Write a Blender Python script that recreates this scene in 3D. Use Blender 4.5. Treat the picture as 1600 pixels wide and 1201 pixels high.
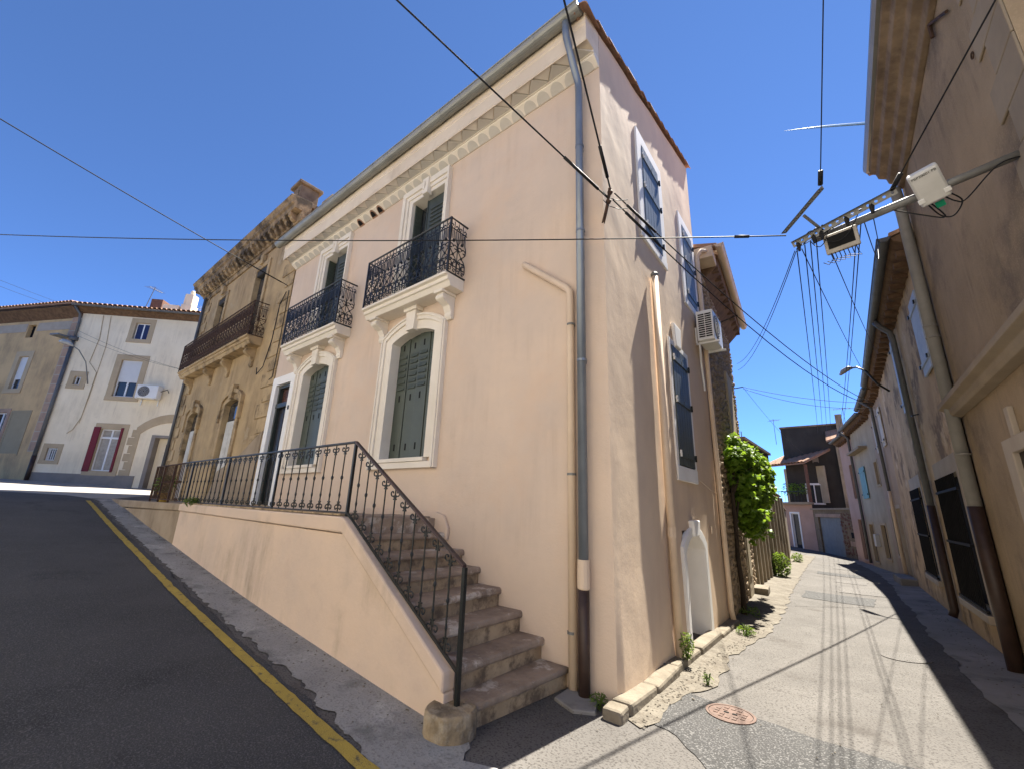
import bpy, bmesh, math, random
import numpy as np
from mathutils import Vector, Matrix, noise

random.seed(7)
PI = math.pi
scene = bpy.context.scene
COL = scene.collection
for o in list(bpy.data.objects):
    bpy.data.objects.remove(o)

# ------------------------------------------------------------------ camera, sky, sun, exposure
cam_data = bpy.data.cameras.new('camera')
cam_data.sensor_width = 36.0
cam_data.lens = 665.0 / 1600.0 * 36.0
cam_data.clip_start = 0.05
cam_data.clip_end = 5000
cam = bpy.data.objects.new('camera', cam_data)
COL.objects.link(cam)
_R = Vector((0.776435, 0.629261, 0.034326))
_U = Vector((0.147931, -0.234935, 0.960688))
_F = Vector((-0.612588, 0.740834, 0.275500))
M = Matrix((( _R.x, _U.x, -_F.x, 0), (_R.y, _U.y, -_F.y, 0), (_R.z, _U.z, -_F.z, 0), (0, 0, 0, 1)))
CAM = Vector((2.030107, -4.109065, 1.600000))
M.translation = CAM
cam.matrix_world = M
scene.camera = cam

SUN_EL, SUN_AZ = 60.0, 84.5          # azimuth measured from +X towards +Y
sdir = Vector((math.cos(math.radians(SUN_AZ)) * math.cos(math.radians(SUN_EL)),
               math.sin(math.radians(SUN_AZ)) * math.cos(math.radians(SUN_EL)),
               math.sin(math.radians(SUN_EL))))
world = bpy.data.worlds.new('World')
scene.world = world
world.use_nodes = True
wn = world.node_tree
sky = wn.nodes.new('ShaderNodeTexSky')
sky.sky_type = 'NISHITA'
sky.sun_disc = False
sky.sun_elevation = math.radians(SUN_EL)
sky.sun_rotation = math.radians(90.0 - SUN_AZ)
sky.altitude = 9000
sky.air_density = 1.5
sky.dust_density = 0.0
sky.ozone_density = 10.0
bg = wn.nodes['Background']
bg.inputs['Strength'].default_value = 0.08
wn.links.new(sky.outputs['Color'], bg.inputs['Color'])

sun_data = bpy.data.lights.new('sun', 'SUN')
sun_data.energy = 5.0
sun_data.angle = math.radians(0.5)
sun_data.color = (1.0, 0.94, 0.83)
sun = bpy.data.objects.new('sun', sun_data)
COL.objects.link(sun)
sun.rotation_euler = sdir.to_track_quat('Z', 'Y').to_euler()

scene.view_settings.view_transform = 'Standard'
scene.view_settings.look = 'None'
scene.view_settings.exposure = 1.94
scene.view_settings.gamma = 1.0
scene.cycles.max_bounces = 8
scene.cycles.diffuse_bounces = 5

# ------------------------------------------------------------------ materials
MATS = {}
def newmat(name):
    m = bpy.data.materials.new(name)
    m.use_nodes = True
    nt = m.node_tree
    b = nt.nodes['Principled BSDF']
    b.inputs['Specular IOR Level'].default_value = 0.25
    MATS[name] = m
    return m, nt, b

def N(nt, t, **kw):
    n = nt.nodes.new(t)
    for k, v in kw.items():
        setattr(n, k, v)
    return n

def noise_tex(nt, vec, scale, detail=6, rough=0.6, stretch=None):
    if stretch:
        mp = N(nt, 'ShaderNodeMapping')
        mp.inputs['Scale'].default_value = stretch
        nt.links.new(vec, mp.inputs['Vector'])
        vec = mp.outputs['Vector']
    n = N(nt, 'ShaderNodeTexNoise')
    n.inputs['Scale'].default_value = scale
    n.inputs['Detail'].default_value = detail
    n.inputs['Roughness'].default_value = rough
    nt.links.new(vec, n.inputs['Vector'])
    return n.outputs['Fac']

def ramp(nt, fac, lo, hi):
    r = N(nt, 'ShaderNodeMapRange')
    r.inputs['From Min'].default_value = lo
    r.inputs['From Max'].default_value = hi
    nt.links.new(fac, r.inputs['Value'])
    return r.outputs['Result']

def mix(nt, fac, a, b):
    m = N(nt, 'ShaderNodeMix', data_type='RGBA')
    if isinstance(fac, (int, float)):
        m.inputs['Factor'].default_value = fac
    else:
        nt.links.new(fac, m.inputs['Factor'])
    for sock, v in ((m.inputs['A'], a), (m.inputs['B'], b)):
        if isinstance(v, tuple):
            sock.default_value = (*v, 1)
        else:
            nt.links.new(v, sock)
    return m.outputs['Result']

def mul(nt, a, b):
    m = N(nt, 'ShaderNodeMath', operation='MULTIPLY')
    for i, v in enumerate((a, b)):
        if isinstance(v, (int, float)):
            m.inputs[i].default_value = v
        else:
            nt.links.new(v, m.inputs[i])
    return m.outputs[0]

def surf(name, c1, c2=None, scale=1.2, c3=None, c3amt=0.6, streak=False, c3lo=0.5, c3hi=0.75, c3scale=1.0,
         rough=0.9, bump=0.2, bscale=30, bump2=0.0, b2scale=4, speck=None, speckscale=120, speckamt=0.5, metallic=0.0,
         c4=None, c4lo=0.55, c4hi=0.62, c4scale=0.8, spec=0.25, lo=0.35, hi=0.65, drip=None, dripamt=0.4):
    m, nt, b = newmat(name)
    pos = N(nt, 'ShaderNodeNewGeometry').outputs['Position']
    col = c1
    if c2:
        f = ramp(nt, noise_tex(nt, pos, scale), lo, hi)
        col = mix(nt, f, c1, c2)
    if c3:
        f = ramp(nt, noise_tex(nt, pos, c3scale, 10, 0.68), c3lo, c3hi)
        if streak:
            f1 = ramp(nt, noise_tex(nt, pos, c3scale * 2.2, 8, 0.7, (1.8, 1.8, 0.3)), .38, .66)
            f = mul(nt, ramp(nt, noise_tex(nt, pos, c3scale * .8, 6, 0.6), c3lo - .08, c3hi - .08), f1)
        col = mix(nt, mul(nt, f, c3amt), col, c3)
    if c4:
        f = ramp(nt, noise_tex(nt, pos, c4scale, 10, 0.7), c4lo, c4hi)
        col = mix(nt, f, col, c4)
    if drip:                                       # thin rain streaks, gathered in a few places
        f1 = ramp(nt, noise_tex(nt, pos, 3.2, 8, 0.72, (2.4, 2.4, 0.16)), .46, .68)
        f = mul(nt, ramp(nt, noise_tex(nt, pos, .9, 4, 0.6), .46, .62), f1)
        col = mix(nt, mul(nt, f, dripamt), col, drip)
        f = ramp(nt, noise_tex(nt, pos, 5.5, 10, 0.75), .60, .72)
        col = mix(nt, mul(nt, f, dripamt * .5), col, drip)
    if speck:
        f = ramp(nt, noise_tex(nt, pos, speckscale, 2, 0.5), 0.52, 0.66)
        col = mix(nt, mul(nt, f, speckamt), col, speck)
    if isinstance(col, tuple):
        b.inputs['Base Color'].default_value = (*col, 1)
    else:
        nt.links.new(col, b.inputs['Base Color'])
    b.inputs['Roughness'].default_value = rough
    b.inputs['Metallic'].default_value = metallic
    b.inputs['Specular IOR Level'].default_value = spec
    if bump:
        h = noise_tex(nt, pos, bscale, 5, 0.6)
        bp = N(nt, 'ShaderNodeBump')
        bp.inputs['Strength'].default_value = bump
        bp.inputs['Distance'].default_value = 0.01
        nt.links.new(h, bp.inputs['Height'])
        if bump2:
            h2 = noise_tex(nt, pos, b2scale, 3, 0.5)
            bp2 = N(nt, 'ShaderNodeBump')
            bp2.inputs['Strength'].default_value = bump2
            bp2.inputs['Distance'].default_value = 0.05
            nt.links.new(h2, bp2.inputs['Height'])
            nt.links.new(bp2.outputs['Normal'], bp.inputs['Normal'])
        nt.links.new(bp.outputs['Normal'], b.inputs['Normal'])
    return m

def glass(name, tint=(0.03, 0.035, 0.04), rough=0.05):
    m, nt, b = newmat(name)
    b.inputs['Base Color'].default_value = (*tint, 1)
    b.inputs['Roughness'].default_value = rough
    b.inputs['Specular IOR Level'].default_value = 0.6
    return m

surf('peach', (0.645, 0.51, 0.395), (0.56, 0.455, 0.37), 0.8, c3=(0.635, 0.44, 0.295), c3amt=0.5, c3scale=0.7, c3lo=0.5, c3hi=0.72, drip=(0.40, 0.30, 0.22), dripamt=.3, c4=(0.545, 0.44, 0.35), c4lo=.58, c4hi=.72, c4scale=1.7,
     bump=0.25, bscale=45, bump2=0.12, b2scale=7)
surf('peach_rough', (0.68, 0.525, 0.375), (0.595, 0.46, 0.335), 1.1, c3=(0.50, 0.36, 0.27), c3amt=0.5, streak=True,
     bump=0.12, bscale=45, bump2=0.06, b2scale=6)
surf('peach_low', (0.62, 0.48, 0.365), (0.555, 0.44, 0.35), 1.3, c3=(0.20, 0.165, 0.12), c3amt=0.7, streak=True, c3lo=0.56, c3hi=0.76, c3scale=1.1, c4=(0.52, 0.40, 0.32), c4lo=.55, c4hi=.75, c4scale=2.5,
     bump=0.3, bscale=30, bump2=0.2, b2scale=5)
surf('old_render', (0.36, 0.285, 0.20), (0.29, 0.22, 0.145), 1.6, c3=(0.15, 0.115, 0.075), c3amt=0.8, streak=True, c3lo=0.5, c3hi=0.75, bump=0.4)
surf('fascia_cream', (0.70, 0.60, 0.47), (0.63, 0.53, 0.41), 1.5, c3=(0.40, 0.32, 0.23), c3amt=0.5, c3scale=2, c3lo=.55, c3hi=.75, bump=0.25, bscale=40)
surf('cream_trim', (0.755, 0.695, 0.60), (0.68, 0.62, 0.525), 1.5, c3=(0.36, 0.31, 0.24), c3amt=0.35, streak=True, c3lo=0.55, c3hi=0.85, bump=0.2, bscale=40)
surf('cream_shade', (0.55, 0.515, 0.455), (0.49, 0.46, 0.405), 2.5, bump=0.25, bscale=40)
surf('white_trim', (0.82, 0.81, 0.785), (0.74, 0.73, 0.70), 1.8, bump=0.15, bscale=40)
surf('pale_stone_step', (0.33, 0.25, 0.18), (0.21, 0.158, 0.115), 5, c3=(0.55, 0.485, 0.40), c3amt=0.85, c3lo=0.54, c3hi=0.62, c3scale=3.2,
     bump=0.5, bscale=25, bump2=0.4, b2scale=9, speck=(0.34, 0.30, 0.26), speckscale=40, speckamt=0.25)
surf('riser_stone', (0.48, 0.36, 0.22), (0.29, 0.21, 0.125), 3, c3=(0.11, 0.08, 0.055), c3amt=0.85, c3lo=0.47, c3hi=0.62, c3scale=5, bump=0.5, bscale=25, bump2=0.3, b2scale=9)
surf('nose_stone', (0.30, 0.235, 0.15), (0.13, 0.10, 0.065), 7, c3=(0.40, 0.36, 0.29), c3amt=0.7, c3lo=0.5, c3hi=0.75, c3scale=9, bump=0.7, bscale=22, bump2=0.5, b2scale=10)
surf('iron', (0.007, 0.009, 0.009), (0.012, 0.014, 0.014), 8, rough=0.42, bump=0.1, bscale=60, spec=0.4)
surf('iron_blue', (0.008, 0.011, 0.015), (0.013, 0.016, 0.02), 8, rough=0.4, bump=0.1, bscale=60, spec=0.45)
surf('iron_rusty', (0.085, 0.046, 0.028), (0.04, 0.024, 0.018), 10, rough=0.75, bump=0.3, bscale=60)
surf('handrail_worn', (0.06, 0.03, 0.028), (0.025, 0.02, 0.02), 3, rough=0.5, bump=0.1, spec=0.4)
surf('shutter_green', (0.066, 0.08, 0.062), (0.054, 0.066, 0.053), 2.5, rough=0.45, bump=0.08, bscale=80, spec=0.4)
surf('shutter_blue', (0.085, 0.12, 0.165), (0.10, 0.138, 0.185), 3, rough=0.5, bump=0.08, bscale=80, spec=0.35)
surf('shutter_slate', (0.05, 0.062, 0.058), (0.06, 0.072, 0.068), 3, rough=0.5, bump=0.08, bscale=80, spec=0.35)
surf('dark_slot', (0.008, 0.008, 0.008), rough=0.9, bump=0)
surf('door_green', (0.035, 0.045, 0.04), (0.028, 0.036, 0.032), 3, rough=0.4, bump=0.05, spec=0.4)
surf('door_dark', (0.014, 0.012, 0.012), rough=0.35, bump=0.05, spec=0.4)
surf('transom_reflection', (0.12, 0.05, 0.03), (0.05, 0.03, 0.03), 5, rough=0.25, bump=0.05, spec=0.5)  # brown reflection in the transom glass, put into its base colour
surf('zinc', (0.27, 0.275, 0.25), (0.21, 0.215, 0.20), 1.5, c3=(0.33, 0.33, 0.31), c3amt=0.5, streak=True, rough=0.42, bump=0.05, metallic=0.35, spec=0.5)
surf('zinc_pipe', (0.22, 0.25, 0.285), (0.17, 0.195, 0.225), 2.5, c3=(0.33, 0.36, 0.39), c3amt=0.6, streak=True, rough=0.38, bump=0.05, metallic=0.45, spec=0.5)
surf('pvc_beige', (0.68, 0.535, 0.39), (0.61, 0.475, 0.345), 2, c3=(0.38, 0.27, 0.18), c3amt=0.35, streak=True, rough=0.5, bump=0.05, spec=0.4)
surf('cast_iron_brown', (0.032, 0.018, 0.013), (0.05, 0.028, 0.02), 6, rough=0.5, bump=0.15, spec=0.4)
surf('clay_tile', (0.36, 0.20, 0.125), (0.28, 0.17, 0.115), 3, c3=(0.42, 0.35, 0.27), c3amt=0.7, c3scale=4, bump=0.3)
surf('asphalt', (0.043, 0.044, 0.046), (0.062, 0.062, 0.064), 0.6, c3=(0.075, 0.073, 0.073), c3amt=0.5, c3scale=0.35, c3lo=0.5, c3hi=0.72,
     bump=1.0, bscale=70, speck=(0.13, 0.127, 0.125), speckscale=75, speckamt=0.6, bump2=0.05, b2scale=3, c4=(0.028, 0.029, 0.032), c4lo=.55, c4hi=.7, c4scale=.9)
surf('street_aggregate', (0.126, 0.117, 0.108), (0.098, 0.091, 0.084), 0.9, c3=(0.155, 0.146, 0.135), c3amt=0.8, c3scale=2.6, c4=(0.078, 0.07, 0.063), c4lo=.54, c4hi=.68, c4scale=1.3,
     bump=1.0, bscale=60, speck=(0.045, 0.04, 0.036), speckscale=55, speckamt=0.85, bump2=0.1, b2scale=3)
surf('tar_patch', (0.055, 0.054, 0.053), (0.043, 0.042, 0.041), 1.2, bump=0.8, bscale=90, speck=(0.17, 0.165, 0.16), speckscale=70, speckamt=0.8)
surf('tar_patch_pale', (0.10, 0.093, 0.086), (0.08, 0.075, 0.07), 1.2, bump=0.8, bscale=90, speck=(0.30, 0.28, 0.26), speckscale=110, speckamt=0.6)
surf('apron_concrete', (0.30, 0.295, 0.28), (0.235, 0.23, 0.22), 1.3, c3=(0.13, 0.13, 0.125), c3amt=0.8, c3lo=0.52, c3hi=0.66, c3scale=3, c4=(0.37, 0.365, 0.345), c4lo=.56, c4hi=.66, c4scale=2, speck=(0.12, .115, .11), speckscale=50, speckamt=.5, bump=0.6, bscale=50, bump2=0.25, b2scale=5)
surf('gutter_concrete', (0.165, 0.147, 0.118), (0.115, 0.10, 0.08), 2.6, c3=(0.075, 0.06, 0.043), c3amt=0.8, c3lo=0.53, c3hi=0.68, c3scale=4.5, bump=0.9, bscale=40, bump2=0.9, b2scale=7, speck=(0.06, 0.05, 0.04), speckscale=40, speckamt=.6)
surf('kerb_stone', (0.21, 0.18, 0.138), (0.14, 0.12, 0.09), 3.2, c3=(0.09, 0.075, 0.055), c3amt=0.75, c3lo=0.52, c3hi=0.68, c3scale=5, bump=0.4, bscale=30, bump2=0.3, b2scale=8)
surf('pavement_concrete', (0.27, 0.255, 0.235), (0.20, 0.19, 0.175), 1.1, c3=(0.10, 0.095, 0.088), c3amt=0.8, c3lo=0.53, c3hi=0.68, c3scale=2.5, bump=0.4, bscale=40, bump2=0.5, b2scale=3)
surf('bounce_paving', (0.33, 0.305, 0.27), (0.27, 0.25, 0.22), 0.9, bump=0.4, bscale=60)
surf('yellow_paint', (0.41, 0.30, 0.06), (0.33, 0.24, 0.055), 4, c3=(0.075, 0.07, 0.06), c3amt=0.85, c3lo=0.55, c3hi=0.66, c3scale=14, bump=0.7, bscale=100)
surf('manhole_iron', (0.125, 0.078, 0.06), (0.085, 0.056, 0.045), 9, c3=(0.19, 0.15, 0.125), c3amt=0.5, c3scale=25, rough=0.6, bump=0.4, metallic=0.2)
surf('cable_black', (0.012, 0.012, 0.013), rough=0.6, bump=0)
surf('galvanised', (0.21, 0.21, 0.20), (0.16, 0.16, 0.155), 8, rough=0.5, bump=0.1, metallic=0.3)
surf('box_white', (0.56, 0.555, 0.53), (0.48, 0.475, 0.45), 5, rough=0.45, bump=0.05, spec=0.4)
surf('box_old', (0.40, 0.37, 0.32), (0.30, 0.27, 0.23), 8, rough=0.6, bump=0.1)
surf('green_tag', (0.01, 0.22, 0.12), rough=0.4, bump=0)
surf('ac_white', (0.72, 0.72, 0.70), (0.66, 0.66, 0.64), 3, rough=0.4, bump=0.03, spec=0.4)
surf('grey_fan', (0.08, 0.08, 0.085), rough=0.6, bump=0)
glass('window_glass')
glass('lamp_glass', (0.35, 0.35, 0.33), 0.15)

# ------------------------------------------------------------------ mesh helpers
class Frame:
    """local (s along wall, o outwards, z up) -> world"""
    def __init__(self, P, Q=None, d=None, toward=(2.0, -4.1)):
        self.P = Vector((P[0], P[1], 0))
        if Q is not None:
            d = (Q[0] - P[0], Q[1] - P[1])
        self.d = Vector((d[0], d[1], 0)).normalized()
        n = Vector((self.d.y, -self.d.x, 0))
        if n.dot(Vector((toward[0], toward[1], 0)) - self.P) < 0:
            n = -n
        self.n = n
        self.len = (Vector((Q[0], Q[1], 0)) - self.P).length if Q is not None else 0
    def __call__(self, p):
        v = self.P + self.d * p[0] + self.n * p[1]
        return (v.x, v.y, p[2])

WORLD = lambda p: p

class MB:
    def __init__(self, tf=WORLD):
        self.v, self.f, self.tf = [], [], tf
        self.smooth = False
    def add(self, verts, faces):
        b = len(self.v)
        self.v += [self.tf(p) for p in verts]
        self.f += [tuple(i + b for i in f) for f in faces]
        return self
    def box(self, x0, x1, y0, y1, z0, z1):
        return self.add([(x0, y0, z0), (x1, y0, z0), (x1, y1, z0), (x0, y1, z0), (x0, y0, z1), (x1, y0, z1), (x1, y1, z1), (x0, y1, z1)],
                        [(0, 3, 2, 1), (4, 5, 6, 7), (0, 1, 5, 4), (1, 2, 6, 5), (2, 3, 7, 6), (3, 0, 4, 7)])
    def quad(self, a, b, c, d):
        return self.add([a, b, c, d], [(0, 1, 2, 3)])
    def prism(self, pts, off):
        n = len(pts)
        top = [(p[0] + off[0], p[1] + off[1], p[2] + off[2]) for p in pts]
        return self.add(list(pts) + top, [tuple(range(n))[::-1], tuple(range(n, 2 * n))] + [(i, (i + 1) % n, n + (i + 1) % n, n + i) for i in range(n)])
    def profile(self, prof, s0, s1):
        """closed profile in (o, z) swept along s"""
        return self.prism([(s0, p[0], p[1]) for p in prof], (s1 - s0, 0, 0))
    def tube(self, pts, r, sides=8, cap=True):
        P = [Vector(p) for p in pts]
        rs = r if isinstance(r, (list, tuple)) else [r] * len(P)
        rings = []
        T = []
        for i in range(len(P)):
            a = P[max(i - 1, 0)]; c = P[min(i + 1, len(P) - 1)]
            T.append((c - a).normalized())
        ref = Vector((0, 0, 1)) if abs(T[0].z) < 0.9 else Vector((1, 0, 0))
        u = T[0].cross(ref).normalized()
        for i in range(len(P)):
            u = (u - T[i] * u.dot(T[i])).normalized()
            w = T[i].cross(u)
            rings.append([tuple(P[i] + (u * math.cos(2 * PI * k / sides) + w * math.sin(2 * PI * k / sides)) * rs[i]) for k in range(sides)])
        vs = [p for ring in rings for p in ring]
        fs = []
        for i in range(len(P) - 1):
            for k in range(sides):
                k2 = (k + 1) % sides
                fs.append((i * sides + k, i * sides + k2, (i + 1) * sides + k2, (i + 1) * sides + k))
        if cap:
            fs.append(tuple(range(sides))[::-1])
            fs.append(tuple(range((len(P) - 1) * sides, len(P) * sides)))
        return self.add(vs, fs)
    def lathe(self, c, prof, n=12, axis='z'):
        vs, fs = [], []
        for r, h in prof:
            for k in range(n):
                a = 2 * PI * k / n
                if axis == 'z':
                    vs.append((c[0] + r * math.cos(a), c[1] + r * math.sin(a), c[2] + h))
                elif axis == 'y':
                    vs.append((c[0] + r * math.cos(a), c[1] + h, c[2] + r * math.sin(a)))
                else:
                    vs.append((c[0] + h, c[1] + r * math.cos(a), c[2] + r * math.sin(a)))
        m = len(prof)
        for i in range(m - 1):
            for k in range(n):
                k2 = (k + 1) % n
                fs.append((i * n + k, i * n + k2, (i + 1) * n + k2, (i + 1) * n + k))
        fs.append(tuple(range(n))[::-1]); fs.append(tuple(range((m - 1) * n, m * n)))
        return self.add(vs, fs)
    def ring(self, inner, outer, o_back, o_front, o_wall=0.0):
        """moulded frame between two open paths of (s, z), same length; inner side runs to o_back"""
        n = len(inner)
        vs = [(p[0], o_back, p[1]) for p in inner] + [(p[0], o_front, p[1]) for p in inner] + [(p[0], o_front, p[1]) for p in outer] + [(p[0], o_wall, p[1]) for p in outer]
        fs = []
        for i in range(n - 1):
            for k in range(3):
                fs.append((k * n + i, k * n + i + 1, (k + 1) * n + i + 1, (k + 1) * n + i))
        fs.append((0, n, 2 * n, 3 * n)); fs.append((n - 1, 2 * n - 1, 3 * n - 1, 4 * n - 1))
        return self.add(vs, fs)
    def mesh(self, name):
        me = bpy.data.meshes.new(name)
        me.from_pydata(self.v, [], self.f)
        bm = bmesh.new(); bm.from_mesh(me)
        bmesh.ops.recalc_face_normals(bm, faces=bm.faces)
        bm.to_mesh(me); bm.free()
        if self.smooth:
            me.polygons.foreach_set('use_smooth', [True] * len(me.polygons))
        me.update()
        return me
    def build(self, name, mat, parent=None, bevel=0, smooth=None):
        if smooth is not None:
            self.smooth = smooth
        return link(name, self.mesh(name), mat, parent, None, bevel)

OFF = {}
def link(name, me, mat, parent=None, loc=None, bevel=0, rot=None):
    """loc None: the mesh is in world coordinates"""
    o = bpy.data.objects.new(name, me)
    COL.objects.link(o)
    if mat and not me.materials:
        me.materials.append(MATS[mat])
    w = Vector(loc) if loc is not None else Vector((0, 0, 0))
    if parent:
        o.parent = parent
        o.location = w - OFF[parent.name]
    else:
        o.location = w
    OFF[o.name] = w
    if rot:
        o.rotation_euler = rot
    if bevel:
        b = o.modifiers.new('edge', 'BEVEL')
        b.width = bevel; b.segments = 2; b.limit_method = 'ANGLE'; b.angle_limit = math.radians(40)
    return o

def tag(o, label, cat, group=None):
    o['label'] = label; o['category'] = cat
    if group:
        o['group'] = group
    return o
def thing(name, label, cat, loc=(0, 0, 0), group=None):
    o = bpy.data.objects.new(name, None)
    o.empty_display_size = 0.2
    COL.objects.link(o)
    o.location = loc
    OFF[o.name] = Vector(loc)
    return tag(o, label, cat, group)
def structure(o):
    o['kind'] = 'structure'
    return o

def wall(fr, s0, s1, z0, z1, openings, depth=0.22, step=None, disp=None, mb=None, skip_reveal=False):
    """front face with rectangular openings and their reveals, in frame coordinates"""
    mb = mb or MB(fr)
    ss = sorted({s0, s1, *[v for o in openings for v in o[:2] if s0 < v < s1]})
    zs = sorted({z0, z1, *[v for o in openings for v in o[2:4] if z0 < v < z1]})
    def refine(a):
        if not step:
            return a
        r = [a[0]]
        for i in range(len(a) - 1):
            n = max(1, int(math.ceil((a[i + 1] - a[i]) / step)))
            r += [a[i] + (a[i + 1] - a[i]) * k / n for k in range(1, n + 1)]
        return r
    ss, zs = refine(ss), refine(zs)
    idx = {}
    vs, fs = [], []
    def vid(i, j):
        if (i, j) not in idx:
            idx[i, j] = len(vs)
            s, z = ss[i], zs[j]
            vs.append((s, disp(s, z) if disp else 0.0, z))
        return idx[i, j]
    for i in range(len(ss) - 1):
        for j in range(len(zs) - 1):
            cs, cz = (ss[i] + ss[i + 1]) / 2, (zs[j] + zs[j + 1]) / 2
            if any(o[0] < cs < o[1] and o[2] < cz < o[3] for o in openings):
                continue
            fs.append((vid(i, j), vid(i + 1, j), vid(i + 1, j + 1), vid(i, j + 1)))
    mb.add(vs, fs)
    if not skip_reveal:
        for o in openings:
            a, b, c, d = o[0] - .004, o[1] + .004, o[2] - .004, o[3] + .004
            mb.quad((a, 0, c), (a, -depth, c), (a, -depth, d), (a, 0, d))
            mb.quad((b, 0, c), (b, -depth, c), (b, -depth, d), (b, 0, d))
            mb.quad((a, 0, d), (b, 0, d), (b, -depth, d), (a, -depth, d))
            mb.quad((a, 0, c), (b, 0, c), (b, -depth, c), (a, -depth, c))
    return mb

def arch_path(s0, s1, z0, zs, rise, n=10):
    """left jamb bottom -> spring -> segmental arch -> right jamb bottom"""
    pts = [(s0, z0), (s0, zs)]
    w = s1 - s0
    if rise > 0:
        R = (w * w / 4 + rise * rise) / (2 * rise)
        cs, cz = (s0 + s1) / 2, zs + rise - R
        a0 = math.atan2(zs - cz, s0 - cs); a1 = math.atan2(zs - cz, s1 - cs)
        for k in range(1, n):
            a = a0 + (a1 - a0) * k / n
            pts.append((cs + R * math.cos(a), cz + R * math.sin(a)))
    else:
        for k in range(1, n):
            pts.append((s0 + w * k / n, zs))
    pts += [(s1, zs), (s1, z0)]
    return pts

def scroll(c, r0, r1, a0, a1, n=14):
    """spiral in the (x, z) plane"""
    out = []
    for k in range(n + 1):
        t = k / n
        r = r0 + (r1 - r0) * t
        a = a0 + (a1 - a0) * t
        out.append((c[0] + r * math.cos(a), 0.0, c[1] + r * math.sin(a)))
    return out

# ------------------------------------------------------------------ ground
STEP = 0.25
def table(keys, lo, hi):
    k = np.array(keys, float)
    x = np.arange(lo, hi + 1e-6, STEP)
    y = np.interp(x, k[:, 0], k[:, 1])
    for _ in range(3):
        yp = np.pad(y, 3, mode='edge')
        y = np.convolve(yp, np.ones(7) / 7, mode='valid')
    return x, y
AX, AY = table([(-60, 2.6), (-40, 2.3), (-28, 2.02), (-24, 1.84), (-18, 1.60), (-14.8, 1.36), (-10.9, .905), (-7.9, .60), (-5.4, .33), (-3.67, .175), (-1.85, .03),
                (-.83, -.05), (0, -.11), (1.2, -.13), (2.2, -.10), (3.2, .02), (4, .05), (60, .05)], -60, 60)
BX, BY = table([(-60, 0), (0, 0), (2, -.05), (4, -.11), (8, -.20), (14, -.27), (24, -.38), (32, -.45), (60, -.5)], -60, 60)
def zg(x, y):
    return float(np.interp(x, AX, AY) + np.interp(y, BX, BY))

def axis_vals(lo, hi, far):
    return [-v for v in far[::-1]] + list(np.arange(lo, hi + 1e-6, STEP)) + list(far)
def terrain(name, mat):
    xs = axis_vals(-36, 8, [60, 200, 900]); ys = axis_vals(-12, 36, [60, 200, 900])
    vs = [(x, y, zg(min(max(x, -60), 60), min(max(y, -60), 60))) for x in xs for y in ys]
    n = len(ys)
    fs = [(i * n + j, (i + 1) * n + j, (i + 1) * n + j + 1, i * n + j + 1) for i in range(len(xs) - 1) for j in range(n - 1)]
    return structure(MB().add(vs, fs).build(name, mat))
def drape(name, poly, off, mat, thick=0.0):
    """a flat sheet of the given outline laid on the ground, cut at the ground's own grid lines"""
    poly = [p for i, p in enumerate(poly) if i == 0 or (abs(p[0] - poly[i - 1][0]) + abs(p[1] - poly[i - 1][1])) > 1e-5]
    if abs(poly[0][0] - poly[-1][0]) + abs(poly[0][1] - poly[-1][1]) < 1e-5:
        poly = poly[:-1]
    bm = bmesh.new()
    f = bm.faces.new([bm.verts.new((p[0], p[1], 0)) for p in poly])
    bmesh.ops.triangulate(bm, faces=bm.faces[:])
    xs = [p[0] for p in poly]; ys = [p[1] for p in poly]
    for a, lo, hi, nrm in ((0, min(xs), max(xs), (1, 0, 0)), (1, min(ys), max(ys), (0, 1, 0))):
        v = math.ceil(lo / STEP) * STEP
        while v < hi:
            co = [0, 0, 0]; co[a] = v
            bmesh.ops.bisect_plane(bm, geom=bm.verts[:] + bm.edges[:] + bm.faces[:], plane_co=co, plane_no=nrm)
            v += STEP
    for v in bm.verts:
        v.co.z = zg(v.co.x, v.co.y) + off
    me = bpy.data.meshes.new(name)
    bm.to_mesh(me); bm.free()
    return structure(link(name, me, mat))

def wobble(pts, amp, freq, seed, every=0.12):
    """densify a polyline and shake it sideways"""
    out = []
    for i in range(len(pts) - 1):
        a, b = Vector((*pts[i], 0)), Vector((*pts[i + 1], 0))
        L = (b - a).length
        nrm = Vector((-(b - a).y, (b - a).x, 0)).normalized()
        n = max(1, int(L / every))
        for k in range(n):
            p = a + (b - a) * k / n
            w = noise.fractal(Vector((p.x * freq + seed, p.y * freq, seed)), 1.0, 2.0, 4) * amp
            q = p + nrm * w
            out.append((q.x, q.y))
    out.append(pts[-1])
    return out

terrain('street', 'street_aggregate')
# dark road climbing to the left
road = [(-0.2, -30), (-0.45, -2.4)] + wobble([(-0.62, -2.06), (-2, -1.97), (-6, -1.92), (-10, -1.9), (-15.2, -1.86)], 0.05, 3.0, 4, .08) + [(-16.0, -1.9), (-17.0, -2.4), (-18, -5), (-19, -9), (-19.5, -30)]
drape('road', road, 0.005, 'asphalt')
apron = wobble([(-0.42, -2.35), (-0.80, -2.02), (-2.0, -1.90), (-6, -1.86), (-10, -1.83), (-15.4, -1.78)], 0.07, 6.5, 11, .04) + [(-15.5, -1.40), (-0.5, -1.40)] + wobble([(-0.42, -1.44), (-0.34, -1.7), (-0.30, -2.0)], 0.05, 4, 2, .06)
drape('apron_pavement', apron, 0.010, 'apron_concrete')
for k, w in ((0, 0.0),):
    yl = wobble([(-0.15, -2.16), (-3, -2.13), (-8, -2.10), (-14.9, -2.05)], 0.012, 5, 8, .1)
    yr = wobble([(-14.9, -1.95), (-8, -2.0), (-3, -2.03), (-0.3, -2.05)], 0.012, 5, 21, .1)
    drape('yellow_line', yl + yr, 0.015, 'yellow_paint')
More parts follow.
